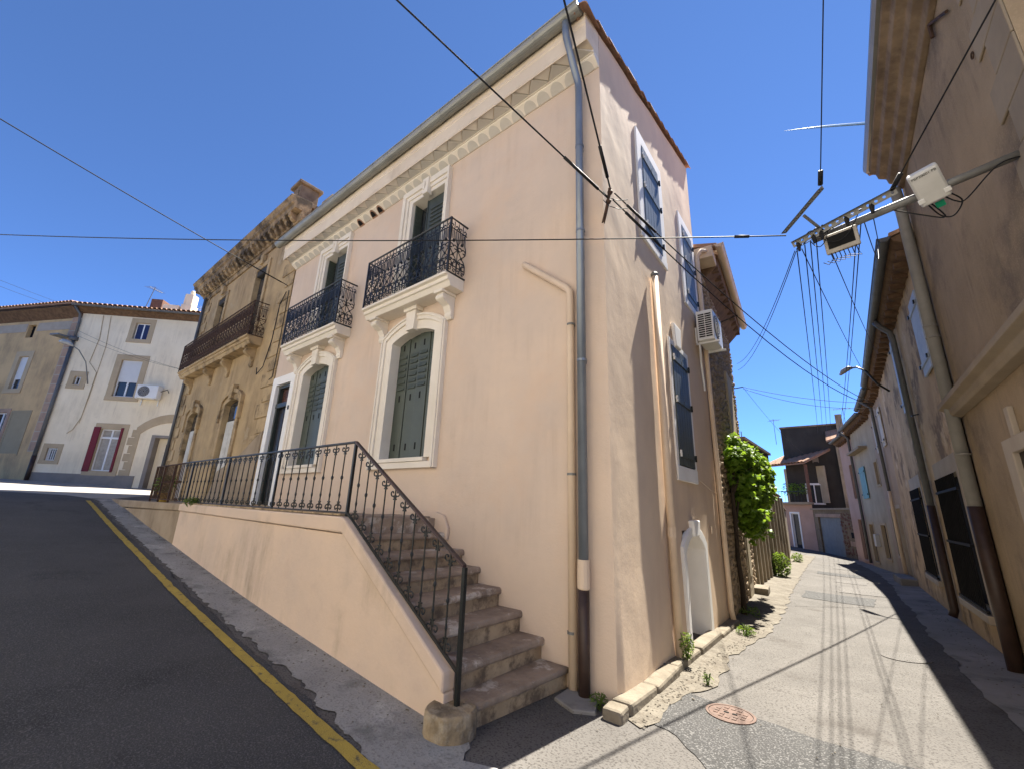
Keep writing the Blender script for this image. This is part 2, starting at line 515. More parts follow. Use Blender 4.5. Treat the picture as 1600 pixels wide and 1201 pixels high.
patch = wobble([(0.29, -0.02), (0.31, .87)], .03, 5, 1, .05) + wobble([(0.33, .87), (1.0, .74), (1.9, .6), (3.05, .45)], 0.02, 4, 3, .08) + wobble([(3.05, -.6), (1.2, -.75), (.87, -.42), (.55, -.12), (.29, -.02)], .05, 4, 5, .08)
drape('tar_patch', patch, 0.006, 'tar_patch')
# earthy concrete gutter along the side wall and the houses beyond
gut = [(0.05, -0.1), (0.30, -0.22)] + wobble([(0.34, 0.0), (0.36, .9), (0.50, 1.3), (0.34, 2.6), (0.46, 4.4), (0.34, 7.0), (0.05, 10.5), (-0.15, 14), (-0.5, 20), (-0.72, 26)], 0.08, 2.2, 17, .1) + [(-1.9, 26), (-1.0, 16), (-0.6, 9), (-0.35, 6), (-0.1, 3)]
drape('gutter_strip', gut, 0.010, 'gutter_concrete')
# right-hand concrete pavement strip
rp = [(3.45, -4)] + [(3.45, 0), (3.2, 6), (2.95, 12), (2.85, 15), (2.55, 19), (1.8, 23.6), (1.2, 26.4)] + wobble([(0.75, 26.2), (1.25, 23.0), (1.85, 19), (2.15, 15), (2.30, 11), (2.45, 7), (2.62, 4), (2.8, 1.0), (2.9, -4)], 0.09, 1.4, 9, .12)
drape('pavement', rp, 0.012, 'pavement_concrete')
for k, (x0, x1, y0, y1, m) in enumerate([(0.35, 1.75, 9.6, 10.9, 'tar_patch'), (0.75, 1.55, 14.2, 15.1, 'tar_patch_pale'), (0.1, 1.5, 16.4, 17.3, 'tar_patch'), (0.4, 1.1, 19.5, 20.6, 'tar_patch_pale'), (1.0, 2.0, 11.6, 13.0, 'tar_patch_pale')]):
    drape('road_repair', wobble([(x0, y0), (x1, y0 - .15), (x1 + .05, y1), (x0 - .05, y1 + .1), (x0, y0)], .04, 3, k * 3.1, .1), 0.007 + .0005 * k, m)

drape('junction_bounce_sheet', wobble([(-16.4, -2.3), (-17.2, -4.0), (-18.2, -8.8)], .1, 1.5, 6, .2) + [(-34, -9.0), (-34, 3.5), (-17.3, 3.5), (-17.3, -.2), (-15.5, -1.4), (-15.6, -1.9)], 0.008, 'bounce_paving')  # pale sheet added to look sunlit and bounce light onto the cream house

# ================================================================== corner house
FA = Frame((0, 0), d=(1, 0))                      # front wall, s = x
SD = (math.cos(math.radians(92.5)), math.sin(math.radians(92.5)))
FS = Frame((0, 0), d=SD)                          # side wall, s = distance from the corner
house = thing('corner_house', 'peach plastered three storey corner house with cream mouldings and two iron balconies', 'house', (-4.5, 0, 0))

WIN_LOW = [(-4.10, -2.98), (-7.40, -6.28)]        # openings of the two arched windows
WIN_UP = [(-4.00, -3.08), (-7.28, -6.32)]
openings = [(a - .05, b + .05, 2.2, 4.46) for a, b in WIN_LOW] + [(a - .05, b + .05, 4.98, 7.22) for a, b in WIN_UP] + [(-8.84, -7.99, 1.40, 4.27)]
wall(FA, -9.03, 0.0, -0.5, 7.62, openings, depth=0.25, step=0.5).build('front_wall', 'peach', house)

def wrinkle(s, z):
    if s < 0.02:
        return 0.0
    e = min(1.0, s / 0.10)
    p = Vector((s * 2.3 + z * 0.5, z * 1.5 - s * .6, 3.1))
    d = noise.noise(p) * 0.0040
    a = .5 + .5 * noise.noise(Vector((s * .9, z * .6, 21)))          # the trowel marks come and go
    d += noise.noise(Vector((s * 4.2 + z * 2.6, z * 2.2 - s * 1.5, 9))) * 0.0022 * a
    d += noise.noise(Vector((s * 9.0 + z * 5, z * 4.0 - s * 2, 2))) * 0.0005 * a
    d += noise.noise(Vector((s * 1.1, z * 0.3, 5))) * 0.010
    if z < 1.0:                                   # the foot of the wall flares a little
        d += (1.0 - z) * 0.02 * e
    return d * e
SIDE_W = [(1.52, 2.32, 5.72, 7.42), (3.78, 4.50, 5.58, 7.28), (2.42, 3.28, 2.28, 4.20)]
SIDE_DOOR = (2.36, 3.40, -0.45, 1.36)
SL = 4.82
zroof = lambda s: 8.13 + 0.2826 * s
mb = MB(FS)
wall(FS, 0.0, SL, -0.6, 7.95, [*SIDE_W, SIDE_DOOR], depth=0.3, step=0.05, disp=wrinkle, mb=mb)
vs, fs = [], []
nu, nv = 97, 30
for i in range(nu):
    s = SL * i / (nu - 1)
    for j in range(nv):
        z = 7.95 + (zroof(s) - 7.95) * j / (nv - 1)
        vs.append((s, wrinkle(s, z), z))
for i in range(nu - 1):
    for j in range(nv - 1):
        fs.append((i * nv + j, (i + 1) * nv + j, (i + 1) * nv + j + 1, i * nv + j + 1))
mb.add(vs, fs)
mb.build('side_wall', 'peach_rough', house, smooth=True)
# back wall, and an inner block added to stop light leaking in
mb = MB()
mb.add([(-9.03, .35, -.6), (-.35, .35, -.6), (-.35 - .21, SL - .05, -.6), (-9.03, SL - .05, -.6), (-9.03, .35, 8.0), (-.35, .35, 8.0), (-.35 - .21, SL - .05, 9.3), (-9.03, SL - .05, 9.3)],
       [(0, 1, 5, 4), (1, 2, 6, 5), (3, 0, 4, 7), (0, 3, 2, 1), (4, 5, 6, 7)])
a = FS((SL, 0, 0)); b = (-9.03, SL)
mb.add([(a[0], a[1], -.6), (b[0], b[1], -.6), (b[0], b[1], zroof(SL) - .02), (a[0], a[1], zroof(SL) - .02)], [(0, 1, 2, 3)])
mb.build('rear_light_block', 'peach', house)

# ---- cornice: scalloped row, saw-tooth row, fascia
mb = MB(FA)
mb.profile([(0.0, 7.50), (.02, 7.50), (.145, 7.585), (.145, 7.62), (0.0, 7.62)], -9.03, 0.0)
mb.profile([(.0, 7.622), (.165, 7.622), (.165, 7.66), (.0, 7.66)], -9.05, 0.0)
mb.build('cornice', 'cream_trim', house, bevel=0.006)
mb = MB(FA)
mb.profile([(.0, 7.662), (.362, 7.662), (.362, 7.905), (.375, 7.92), (.375, 8.14), (.0, 8.14)], -9.06, 0.0)
mb.profile([(.345, 7.625), (.3615, 7.625), (.3615, 7.66), (.345, 7.66)], -9.06, 0.0)
mb.build('fascia', 'fascia_cream', house, bevel=0.006)
sc = MB(FA)
lob = [(-.105, 0)] + [(.105 * math.cos(a), .108 * math.sin(a) + .02) for a in [PI - PI * k / 10 for k in range(0, 11)]] + [(.105, 0)]
def lobe(depth):
    m = MB()
    pts = []
    for u, v in lob:                               # v runs outwards and upwards over the sloping face
        t = v / .128
        pts.append((u, -(.025 + .118 * t), 7.503 + .078 * t))
    return m.prism(pts, (0, .0035, -.0055)).mesh('scallop')
me_lobe = lobe(1)
HOLES = {12, 14, 15}
hole_me = None
for k in range(36):
    x = -0.17 - .2465 * k
    if k in (20, 21, 23):
        m = MB()
        pts = [(u * .82, -(.03 + .118 * (v / .128)), 7.497 + .078 * (v / .128)) for u, v in lob]
        m.prism(pts, (0, .002, -.006))
        m.add([(x2, -.03, 7.50) for x2 in (-.09, .09)] + [(.09, .02, 7.46), (-.09, .02, 7.46)], [(0, 1, 2, 3)])
        o = link('open_tile', m.mesh('open_tile'), 'clay_tile', house, (x, 0, 0))
        d = MB().prism([(u * .6, -(.035 + .09 * (v / .128)), 7.4905 + .06 * (v / .128)) for u, v in lob], (0, .001, -.004))
        link('hollow', d.mesh('hollow'), 'dark_slot', o, (x, 0, 0))
        continue
    link('scallop', me_lobe, 'cream_shade', house, (x, 0, 0))  # flat pad; the shade of its recess is put into the greyer cream
tooth = MB().prism([(-.175, -.17, 7.661), (.175, -.17, 7.661), (0.0, -.343, 7.661)], (0, 0, -.032)).mesh('saw_tooth')
tooth2 = MB().prism([(-.16, -.344, 7.661), (.16, -.344, 7.661), (0.0, -.18, 7.661)], (0, 0, -.012)).mesh('saw_tooth')
for k in range(25):
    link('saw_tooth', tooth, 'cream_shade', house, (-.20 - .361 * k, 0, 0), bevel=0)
    if k < 24:
        link('saw_tooth', tooth2, 'cream_trim', house, (-.38 - .361 * k, 0, 0))

# ---- roof: slab and a verge of canal tiles
mb = MB()
def roofpt(x, s, dz):
    p = FS((s, 0, 0))
    return (p[0] + x, p[1], zroof(s) + dz)
mb.add([(-9.05, -.33, zroof(-.33) - .03), roofpt(-.04, -.33, -.03), roofpt(-.04, SL, -.03), (-9.05, SL, zroof(SL) - .03),
        (-9.05, -.33, zroof(-.33) + .02), roofpt(-.04, -.33, .02), roofpt(-.04, SL, .02), (-9.05, SL, zroof(SL) + .02)],
       [(0, 3, 2, 1), (4, 5, 6, 7), (0, 1, 5, 4), (1, 2, 6, 5), (2, 3, 7, 6), (3, 0, 4, 7)])
roof = mb.build('roof', 'clay_tile', house)
def canal_tile(L, r0, r1):
    m = MB()
    n = 8
    vs, fs = [], []
    for j, (y, r, dz) in enumerate(((0, r0, 0.02), (L, r1, 0.0))):
        for t in (0, .014):
            for k in range(n + 1):
                a = PI * k / n
                vs.append(((r - t) * math.cos(a), y, (r - t) * math.sin(a) * .8 + dz))
    q = n + 1
    for k in range(n):
        fs += [(k, k + 1, 2 * q + k + 1, 2 * q + k), (q + k, q + k + 1, 3 * q + k + 1, 3 * q + k), (k, k + 1, q + k + 1, q + k), (2 * q + k, 2 * q + k + 1, 3 * q + k + 1, 3 * q + k)]
    fs += [(0, q, 3 * q, 2 * q), (n, q + n, 3 * q + n, 2 * q + n)]
    return m.add(vs, fs)
ct = canal_tile(.44, .105, .085).mesh('verge_tile')
slope = math.atan(0.2826)
for col in range(2):
    s = -.50
    i = 0
    while s < SL - .1:
        p = roofpt(-.015 - col * .21, s, .0 + .004 * col)
        o = link('verge_tile', ct, 'clay_tile', roof, p, rot=(slope + random.uniform(-.02, .02), random.uniform(-.05, .05), math.radians(2.5) + random.uniform(-.04, .04)))
        s += .36
eave_t = canal_tile(.5, .1, .09).mesh('eave_tile')
for k in range(40):
    x = -.42 - k * .215
    link('eave_tile', eave_t, 'clay_tile', roof, (x, -.365, zroof(-.365) + .012), rot=(slope, 0, 0))

# ---- half-round gutter with joints
def gutter(parent, P, Q, r=.085, mat='zinc', joints=.5, name='gutter', ends=True):
    P, Q = Vector(P), Vector(Q)
    d = (Q - P).normalized()
    side = Vector((-d.y, d.x, 0)).normalized()
    n = 10
    m = MB()
    vs, fs = [], []
    for T in (P, Q):
        for rr in (r, r - .008):
            for k in range(n + 1):
                a = PI + PI * k / n
                vs.append(tuple(T + side * (rr * math.cos(a)) + Vector((0, 0, rr * math.sin(a)))))
    q = n + 1
    for k in range(n):
        fs += [(k, k + 1, 2 * q + k + 1, 2 * q + k), (q + k, q + k + 1, 3 * q + k + 1, 3 * q + k), (k, k + 1, q + k + 1, q + k), (2 * q + k, 2 * q + k + 1, 3 * q + k + 1, 3 * q + k)]
    fs += [(0, q, 3 * q, 2 * q), (n, q + n, 3 * q + n, 2 * q + n)]
    fs += [tuple(range(0, q)), tuple(range(2 * q, 3 * q))]
    m.add(vs, fs)
    m.tube([P + side * r, Q + side * r], .013, 6)
    m.tube([P - side * r, Q - side * r], .013, 6)
    g = m.build(name, mat, parent, smooth=False)
    L = (Q - P).length
    k = 1
    jm = MB()
    vs, fs = [], []
    for t in (-.018, .018):
        for kk in range(n + 1):
            a = PI + PI * kk / n
            vs.append(tuple(d * t + side * ((r + .006) * math.cos(a)) + Vector((0, 0, (r + .006) * math.sin(a)))))
    for kk in range(n):
        fs.append((kk, kk + 1, q + kk + 1, q + kk))
    jm.add(vs, fs)
    me = jm.mesh('bracket_ring')
    while k * joints < L:
        link('bracket_ring', me, mat, g, P + d * (k * joints))
        k += 1
    return g
gutter(house, (-9.25, -.478, 8.11), (-0.02, -.478, 8.11), .10)
MB().tube([(-.25, -.475, 8.03), (-.25, -.475, 7.87), (-.255, -.44, 7.77), (-.262, -.22, 7.42), (-.267, -.12, 7.30), (-.268, -.105, 7.2), (-.278, -.10, 1.10)], .05, 12).build('downpipe', 'zinc_pipe', house, smooth=True)
for z in (6.2, 4.9, 3.2):
    MB().tube([(-.27, -.10, z), (-.27, -.10, z + .03)], .058, 12).box(-.275, -.265, -.1, 0.0, z, z + .03).build('pipe_collar', 'zinc_pipe', house)
MB().tube([(-.279, -.1, 1.12), (-.279, -.1, 1.05), (-.279, -.1, .99), (-.279, -.1, .86), (-.28, -.1, .84)], [.06, .062, .064, .064, .05], 12).build('pipe_adapter', 'pvc_beige', house)
MB().tube([(-.28, -.1, .86), (-.283, -.1, .3), (-.285, -.1, -.15)], .055, 12).build('cast_iron_shoe', 'cast_iron_brown', house, smooth=True)
# beige waste pipe that rises past the front wall
MB().tube([(-1.19, -.01, 4.80), (-1.18, -.045, 4.795), (-1.13, -.055, 4.75), (-.50, -.055, 4.22), (-.455, -.055, 4.15), (-.45, -.055, 4.05), (-.43, -.055, -.16)], .045, 10).build('waste_pipe', 'pvc_beige', house, smooth=True)
for z in (3.7, 1.95, .42):
    MB().tube([(-.44, -.055, z), (-.44, -.055, z + .025)], .051, 10).build('pipe_clip', 'galvanised', house)
# side wall pipes
p = lambda s, o, z: FS((s, o, z))
MB().tube([p(1.62, .075, 5.02), p(1.66, .075, -.12)], .05, 10).build('waste_pipe', 'pvc_beige', house, smooth=True)
MB().lathe(p(1.62, .075, 5.02), [(.055, -.02), (.058, .02), (.04, .05), (.005, .06)], 10).build('pipe_cap', 'galvanised', house)
MB().tube([p(1.645, .075, 1.3), p(1.645, .075, 1.42)], .055, 10).build('pipe_socket', 'pvc_beige', house)
MB().tube([p(4.72, .11, -.20), p(4.71, .08, .0), p(4.71, .075, 5.3), p(4.71, .075, 7.0), p(4.75, .16, 7.14), p(5.2, .42, 7.25)], .045, 10).build('downpipe', 'pvc_beige', house, smooth=True)

# ---- windows of the front
def leaf(mb, s0, s1, z0, z1, o, louvre=None, tilt=0):
    mb.box(s0 + .004, s1 - .004, o - .03, o, z0, z1)
    w = s1 - s0
    if louvre:
        a, b = louvre
        n = 6
        h = (b - a) / n
        for k in range(n):
            mb.prism([(s0 + w * .16, o, a + k * h), (s0 + w * .16, o + .022, a + k * h), (s0 + w * .16, o + .017, a + k * h + .012), (s0 + w * .16, o, a + k * h + h * .66)], (w * .68, 0, 0))
def arched_window(a, b):
    c = (a + b) / 2
    win = None
    m = MB(FA)
    inner = arch_path(a, b, 2.26, 4.27, .13)
    outer = arch_path(a - .19, b + .19, 2.26, 4.34, .22)
    m.ring(inner, outer, -.22, .045)
    inner2 = arch_path(a - .17, b + .17, 2.105, 4.34, .22); outer2 = arch_path(a - .30, b + .27, 2.105, 4.40, .28)
    m.ring(inner2, outer2, .0, .075)
    inner3 = arch_path(a - .235, b + .215, 2.105, 4.37, .26); outer3 = arch_path(a - .27, b + .245, 2.105, 4.39, .275)
    m.ring(inner3, outer3, .0, .095)
    win = m.build('window', 'cream_trim', house, bevel=.006)
    MB(FA).prism([(c - .10, 0, 4.38), (c + .10, 0, 4.38), (c + .13, 0, 4.72), (c - .13, 0, 4.72)], (0, .13, 0)).box(c - .17, c + .17, 0, .16, 4.722, 4.80).build('keystone', 'cream_trim', win, bevel=.008)
    MB(FA).box(a - .03, b + .03, -.2, .085, 2.205, 2.265).box(a - .169, b + .169, .0, .07, 2.107, 2.2).build('sill', 'cream_trim', win, bevel=.006)
    # folding louvred leaves, slightly folded
    w = (b - a) / 4
    for k in range(4):
        m = MB(FA)
        s0 = a + w * k
        leaf(m, s0, s0 + w, 2.275, 4.40, -.12 - (.012 if k % 2 else 0.0) - .015 * (k < 2), (3.45, 4.12))
        sh = m.build('shutter', 'shutter_green', win, bevel=.004)
        of = -.12 - (.012 if k % 2 else 0.0) - .015 * (k < 2)
        for z in (2.42, 3.25, 4.16):
            MB(FA).box(s0 + w * .40, s0 + w * .52, of - .01, of + .003, z, z + .11).build('finger_slot', 'dark_slot', sh)
    MB(FA).box(a - .04, b + .04, -.245, -.2, 2.2, 4.44).build('glazing', 'dark_slot', win)
    return win
for a, b in WIN_LOW:
    arched_window(a, b)

def upper_window(a, b):
    c = (a + b) / 2
    m = MB(FA)
    m.ring(arch_path(a, b, 4.99, 7.17, 0, 4), arch_path(a - .12, b + .08, 4.99, 7.27, 0, 4), -.22, .03)
    m.ring(arch_path(a - .1, b + .07, 4.99, 7.25, 0, 4), arch_path(a - .19, b + .12, 4.99, 7.35, 0, 4), 0, .055)
    m.ring(arch_path(a - .17, b + .105, 4.99, 7.33, 0, 4), arch_path(a - .26, b + .15, 4.99, 7.45, 0, 4), 0, .085)
    win = m.build('window', 'cream_trim', house, bevel=.005)
    MB(FA).prism([(c - .07, 0, 7.12), (c + .07, 0, 7.12), (c + .09, 0, 7.46), (c - .09, 0, 7.46)], (0, .12, 0)).tube([(c - .03, .12, 7.2), (c, .135, 7.3), (c - .02, .13, 7.38)], .02, 6).build('keystone', 'cream_trim', win, bevel=.01)
    w = (b - a) / 2
    # right leaf shut, left leaf folded back into the reveal
    m = MB(FA)
    leaf(m, a + w * .72, b, 5.0, 7.15, -.10, (6.45, 6.98))
    m.box(a + w * .70, a + w * .74, -.16, -.08, 5.0, 7.15)
    m.build('shutter', 'shutter_slate', win, bevel=.004)
    m = MB(FA)
    m.box(a + .003, a + .033, -.2, -.04, 5.0, 7.15)
    for k in range(6):
        m.box(a + .033, a + .043, -.17, -.07, 6.45 + k * .09, 6.49 + k * .09)
    m.build('shutter', 'shutter_green', win, bevel=.003)
    MB(FA).box(a - .04, b + .04, -.245, -.215, 4.99, 7.2).build('glazing', 'window_glass', win)
for a, b in WIN_UP:
    upper_window(a, b)

# ---- front door
m = MB(FA)
m.ring(arch_path(-8.80, -8.03, 1.44, 4.23, 0, 2), arch_path(-9.02, -7.84, 1.44, 4.44, 0, 2), -.24, .03)
door = m.build('front_door', 'white_trim', house, bevel=.006)
MB(FA).ring(arch_path(-8.73, -8.09, 1.46, 4.16, 0, 2), arch_path(-8.80, -8.03, 1.46, 4.23, 0, 2), -.2, -.05, -.2).box(-8.80, -8.03, -.2, -.04, 3.68, 3.79).build('door_frame', 'door_green', door, bevel=.005)
MB(FA).box(-8.73, -8.09, -.17, -.14, 3.79, 4.16).build('transom_light', 'transom_reflection', door)
m = MB(FA)
m.box(-8.73, -8.09, -.19, -.13, 1.47, 3.68)
for z0, z1 in ((1.6, 2.3), (2.4, 3.55)):
    for s in (-8.68, -8.39):
        m.box(s, s + .24, -.13, -.118, z0, z1)
lf = m.build('door_leaf', 'door_dark', door, bevel=.006)
MB(FA).box(-8.46, -8.38, -.12, -.09, 2.62, 2.78).build('letter_plate', 'iron', lf)
MB(FA).box(-8.80, -8.03, -.24, .06, 1.40, 1.462).build('threshold', 'riser_stone', door, bevel=.006)
MB(FA).box(-7.93, -7.87, .03, .045, 3.55, 3.64).build('number_plate', 'iron', door)

# ---- balconies
def rail_unit(w, h):
    m = MB()
    r = .0075
    t = lambda pts, rr=r: m.tube([(q[0], q[1], q[2]) for q in pts], rr, 5)
    t([(-w / 2, 0, 0), (-w / 2, 0, h)])
    t([(0, 0, h * .60), (0, 0, h)])
    for sg in (-1, 1):
        X = lambda pts: [(sg * q[0], q[1], q[2]) for q in pts]
        t(X(scroll((.045, h * .50), .052, .018, PI * .95, -PI * .8)), .009)              # heart
        t(X([(.0, 0, h * .36), (.03, 0, h * .40), (.075, 0, h * .46), (.085, 0, h * .56), (.06, 0, h * .64), (.05, 0, h * .86)]))
        t(X(scroll((.045, h * .91), .035, .012, -PI * .5, PI * 1.2, 10)), .008)
        t(X([(.0, 0, h * .36), (.05, 0, h * .31), (.082, 0, h * .25), (.085, 0, h * .1)]))
        t(X(scroll((.042, h * .24), .036, .012, PI * .9, -PI * .7, 10)), .009)
        t(X(scroll((.045, h * .065), .034, .012, PI * .1, PI * 1.9, 10)), .008)
        t(X([(.042, 0, h * .28), (.02, 0, h * .2), (.018, 0, h * .1)]))
        t(X([(.03, 0, h * .66), (.03, 0, h * .82)]), .006)
    m.lathe((0, 0, h * .36), [(.006, -.025), (.02, -.008), (.02, .008), (.006, .025)], 6)
    m.lathe((0, 0, h * .63), [(.006, -.03), (.03, -.006), (.022, .012), (.006, .04)], 6)
    m.lathe((0, 0, h * .16), [(.006, -.03), (.018, -.006), (.018, .012), (.006, .04)], 6)
    m.box(-w / 2, w / 2, -.006, .006, h * .135, h * .15)
    m.box(-w / 2, w / 2, -.006, .006, h * .845, h * .86)
    return m.mesh('railing_panel')

def balcony(parent, x0, x1, depth, zs, h, nunits, mat_stone, mat_iron, nb=2, bx=None, slab_t=.2, bh=.42):
    m = MB(FA)
    m.profile([(0, zs - slab_t), (depth - .09, zs - slab_t), (depth - .05, zs - slab_t * .62), (depth - .02, zs - slab_t * .58), (depth - .02, zs - slab_t * .28), (depth + .03, zs - slab_t * .22), (depth + .03, zs), (0, zs)], x0 + .0, x1 - .0)
    bal = m.build('balcony', mat_stone, parent, bevel=.006)
    for bxc in (bx or (x0 + .25, x1 - .25)):
        pr = [(0, zs - slab_t - bh), (.05, zs - slab_t - bh), (.075, zs - slab_t - bh + .05), (.07, zs - slab_t - bh * .72), (.12, zs - slab_t - bh * .5), (.2, zs - slab_t - bh * .42),
              (.25, zs - slab_t - bh * .36), (.27, zs - slab_t - bh * .22), (.245, zs - slab_t - bh * .12), (.27, zs - slab_t - bh * .1), (.27, zs - slab_t - .001), (0, zs - slab_t - .001)]
        MB(FA).profile(pr, bxc - .075, bxc + .075).tube([(bxc - .085, .225, zs - slab_t - bh * .26), (bxc + .085, .225, zs - slab_t - bh * .26)], .05, 8).box(bxc - .10, bxc + .10, 0, .3, zs - slab_t - .05, zs - slab_t - .003).build('bracket', mat_stone, bal, bevel=.008)
    w = (x1 - x0) / nunits
    me = rail_unit(w, h - .04)
    for k in range(nunits):
        link('railing_panel', me, mat_iron, bal, (x0 + w * (k + .5), -depth, zs + .015))
    ns = 2
    ws = depth / ns
    me2 = rail_unit(ws, h - .04)
    for x in (x0 + .01, x1 - .01):
        for k in range(ns):
            link('railing_panel', me2, mat_iron, bal, (x, -depth + ws * (k + .5), zs + .015), rot=(0, 0, PI / 2))
    m = MB()
    for z in (zs + .005, zs + h):
        m.tube([(x0, -.0, z), (x0, -depth, z), (x1, -depth, z), (x1, -.0, z)], .017, 6)
    for x in (x0, x1):
        m.box(x - .014, x + .014, -depth - .014, -depth + .014, zs, zs + h + .01)
    m.build('handrail', mat_iron, bal)
    return bal
balcony(house, -4.68, -2.42, .36, 4.985, .95, 12, 'cream_trim', 'iron_blue')
balcony(house, -8.05, -5.68, .36, 4.985, .95, 12, 'cream_trim', 'iron_blue')

# ---- side windows: plank shutters, flared white surrounds
def side_window(s0, s1, z0, z1, mat, sur, sill_drop, top=.2, key=False):
    m = MB(FS)
    A, B, C, D = s0 - sur, s1 + sur, z0 - sill_drop, z1 + top
    m.ring(arch_path(s0, s1, z0, z1, 0, 2), arch_path(A, B, C, D, 0, 2), -.2, .026, -.03)
    m.box(A - .0, B + .0, -.03, .034, C, z0)
    win = m.build('side_window', 'white_trim', house, bevel=.012)
    if key:
        c = (s0 + s1) / 2 - .1
        MB(FS).prism([(c - .14, 0, z1 + .02), (c + .14, 0, z1 + .02), (c + .2, 0, z1 + .42), (c - .2, 0, z1 + .42)], (0, .06, 0)).build('keystone', 'white_trim', win, bevel=.02)
    mid = (s0 + s1) / 2
    for side, (a, b) in enumerate(((s0 + .01, mid), (mid, s1 - .01))):
        m = MB(FS)
        n = 3
        w = (b - a) / n
        for k in range(n):
            m.box(a + k * w + .003, a + (k + 1) * w - .003, .01, .035, z0 + .015, z1 - .01)
        for z in (z0 + .14, (z0 + z1) / 2 + .02, z1 - .26):
            m.box(a + .01, b - .01, .035, .05, z, z + .085)
        sh = m.build('shutter', mat, win, bevel=.004)
        hs = a if side == 0 else b
        for z in (z0 + .18, (z0 + z1) / 2 + .06, z1 - .22):
            MB(FS).tube([(hs, .055, z - .05), (hs, .055, z + .05)], .016, 6).box(hs - .05, hs + .05, .05, .06, z - .015, z + .015).build('hinge', 'ac_white' if side == 0 else 'iron', sh)
    MB(FS).box(s0 - .0, s1 + .0, -.28, -.2, z0, z1).build('glazing', 'dark_slot', win)
side_window(1.52, 2.32, 5.72, 7.42, 'shutter_blue', .22, .15, .22)
side_window(3.78, 4.50, 5.58, 7.28, 'shutter_blue', .20, .15, .22)
side_window(2.42, 3.28, 2.28, 4.20, 'shutter_slate', .12, .22, .10, True)
# cellar doorway: arched white surround, deep reveal
m = MB(FS)
m.ring(arch_path(2.36, 3.40, -.45, 1.06, .22), arch_path(2.24, 3.56, -.45, 1.15, .27), -.55, .05, -.02)
dd = m.build('cellar_door', 'white_trim', house, bevel=.015)
MB(FS).prism([(2.74, 0, 1.27), (3.02, 0, 1.27), (3.06, 0, 1.50), (2.70, 0, 1.50)], (0, .09, 0)).build('keystone', 'white_trim', dd, bevel=.02)
MB(FS).box(2.40, 3.36, -.5, -.45, -.4, 1.36).build('door_leaf', 'door_green', dd)
MB(FS).box(2.36, 3.40, -.5, .12, -.5, -.17).build('doorstep', 'kerb_stone', dd, bevel=.02)
MB(FS).box(4.02, 4.09, .02, .03, 1.28, 1.40).build('meter_plate', 'pvc_beige', house)
m = MB(FS)
m.tube([(3.4, .03, 2.14), (3.7, .035, 2.10), (4.2, .03, 2.02), (4.66, .04, 1.98)], .008, 5)
m.build('wall_cable', 'pvc_beige', house)

# kerb stones along the side wall
for k, (a, b) in enumerate(((-.30, -.12), (-.105, .56), (.57, 1.28), (1.29, 2.28), (2.295, 3.46), (3.475, 4.8))):
    z = zg(0.1, (a + b) / 2)
    sl = (zg(.1, b) - zg(.1, a))
    w = .17 + .012 * ((k * 7) % 3)
    m = MB(FS)
    t0, t1 = zg(.1, a) + .09 + .018 * math.sin(k * 2.3), zg(.1, b) + .09 + .014 * math.sin(k * 3.1 + 1)
    m.add([(a, -.02, t0 - .3), (b, -.02, t1 - .3), (b, w, t1 - .3), (a, w, t0 - .3), (a, -.02, t0), (b, -.02, t1), (b, w - .01, t1), (a, w - .01, t0)],
          [(0, 3, 2, 1), (4, 5, 6, 7), (0, 1, 5, 4), (1, 2, 6, 5), (2, 3, 7, 6), (3, 0, 4, 7)])
    o = m.build('kerb_stone', 'kerb_stone', None, bevel=.028)
    if k == 0:
        kerb = structure(o); kerb.name = 'kerb'; OFF['kerb'] = Vector((0, 0, 0))
    else:
        o.parent = kerb

# ================================================================== terrace, stair and railing
ter = thing('entrance_terrace', 'raised plastered terrace with worn stone stairs before the peach house', 'terrace', (-4.5, -.7, .2))
yo, yi = -1.42, -1.31
def poly_wall(name, pts, y0, y1, mat, bevel=.01):
    return MB().prism([(x, y0, z) for x, z in pts], (0, y1 - y0, 0)).build(name, mat, ter, bevel=bevel)
base = [(x, zg(x, yo) - .25) for x in (-.77, -1.5, -3, -5, -7, -8.6)]
poly_wall('retaining_wall', base + [(-8.6, 1.30), (-2.52, 1.25), (-.77, .175)], yo, yi, 'peach_low')
base = [(x, zg(x, yo) - .25) for x in (-8.6, -10, -12, -14.9)]
poly_wall('retaining_wall', base + [(-14.9, 1.20), (-8.6, 1.30)], yo + .004, yi, 'old_render')
# coping, proud of the wall and following the stair
poly_wall('coping', [(-8.6, 1.302), (-2.52, 1.262), (-.765, .185), (-.765, .331), (-2.49, 1.405), (-2.58, 1.432), (-8.6, 1.44)], yo - .035, yi + .0, 'peach_low', .02)
poly_wall('coping', [(-15.3, 1.22), (-8.602, 1.302), (-8.602, 1.44), (-15.3, 1.42)], yo - .03, yi + .0, 'old_render', .02)
k = -8.5
while k < -2.7:
    MB().box(k, min(k + .98, -2.62), yo - .02, yi - .0, 1.4405, 1.462).build('coping_tile', 'riser_stone', ter, bevel=.004)
    k += 1.0
MB().box(-9.03, -2.60, yi, -.0, .9, 1.42).build('landing', 'pale_stone_step', ter, bevel=.01)
MB().box(-15.2, -9.032, yi, -.0, .9, 1.40).build('landing', 'old_render', ter, bevel=.01)
XS = [-.505, -.806, -1.099, -1.413, -1.749, -2.049, -2.377, -2.69]
ZS = [.114, .309, .515, .705, .885, 1.062, 1.245, 1.438]
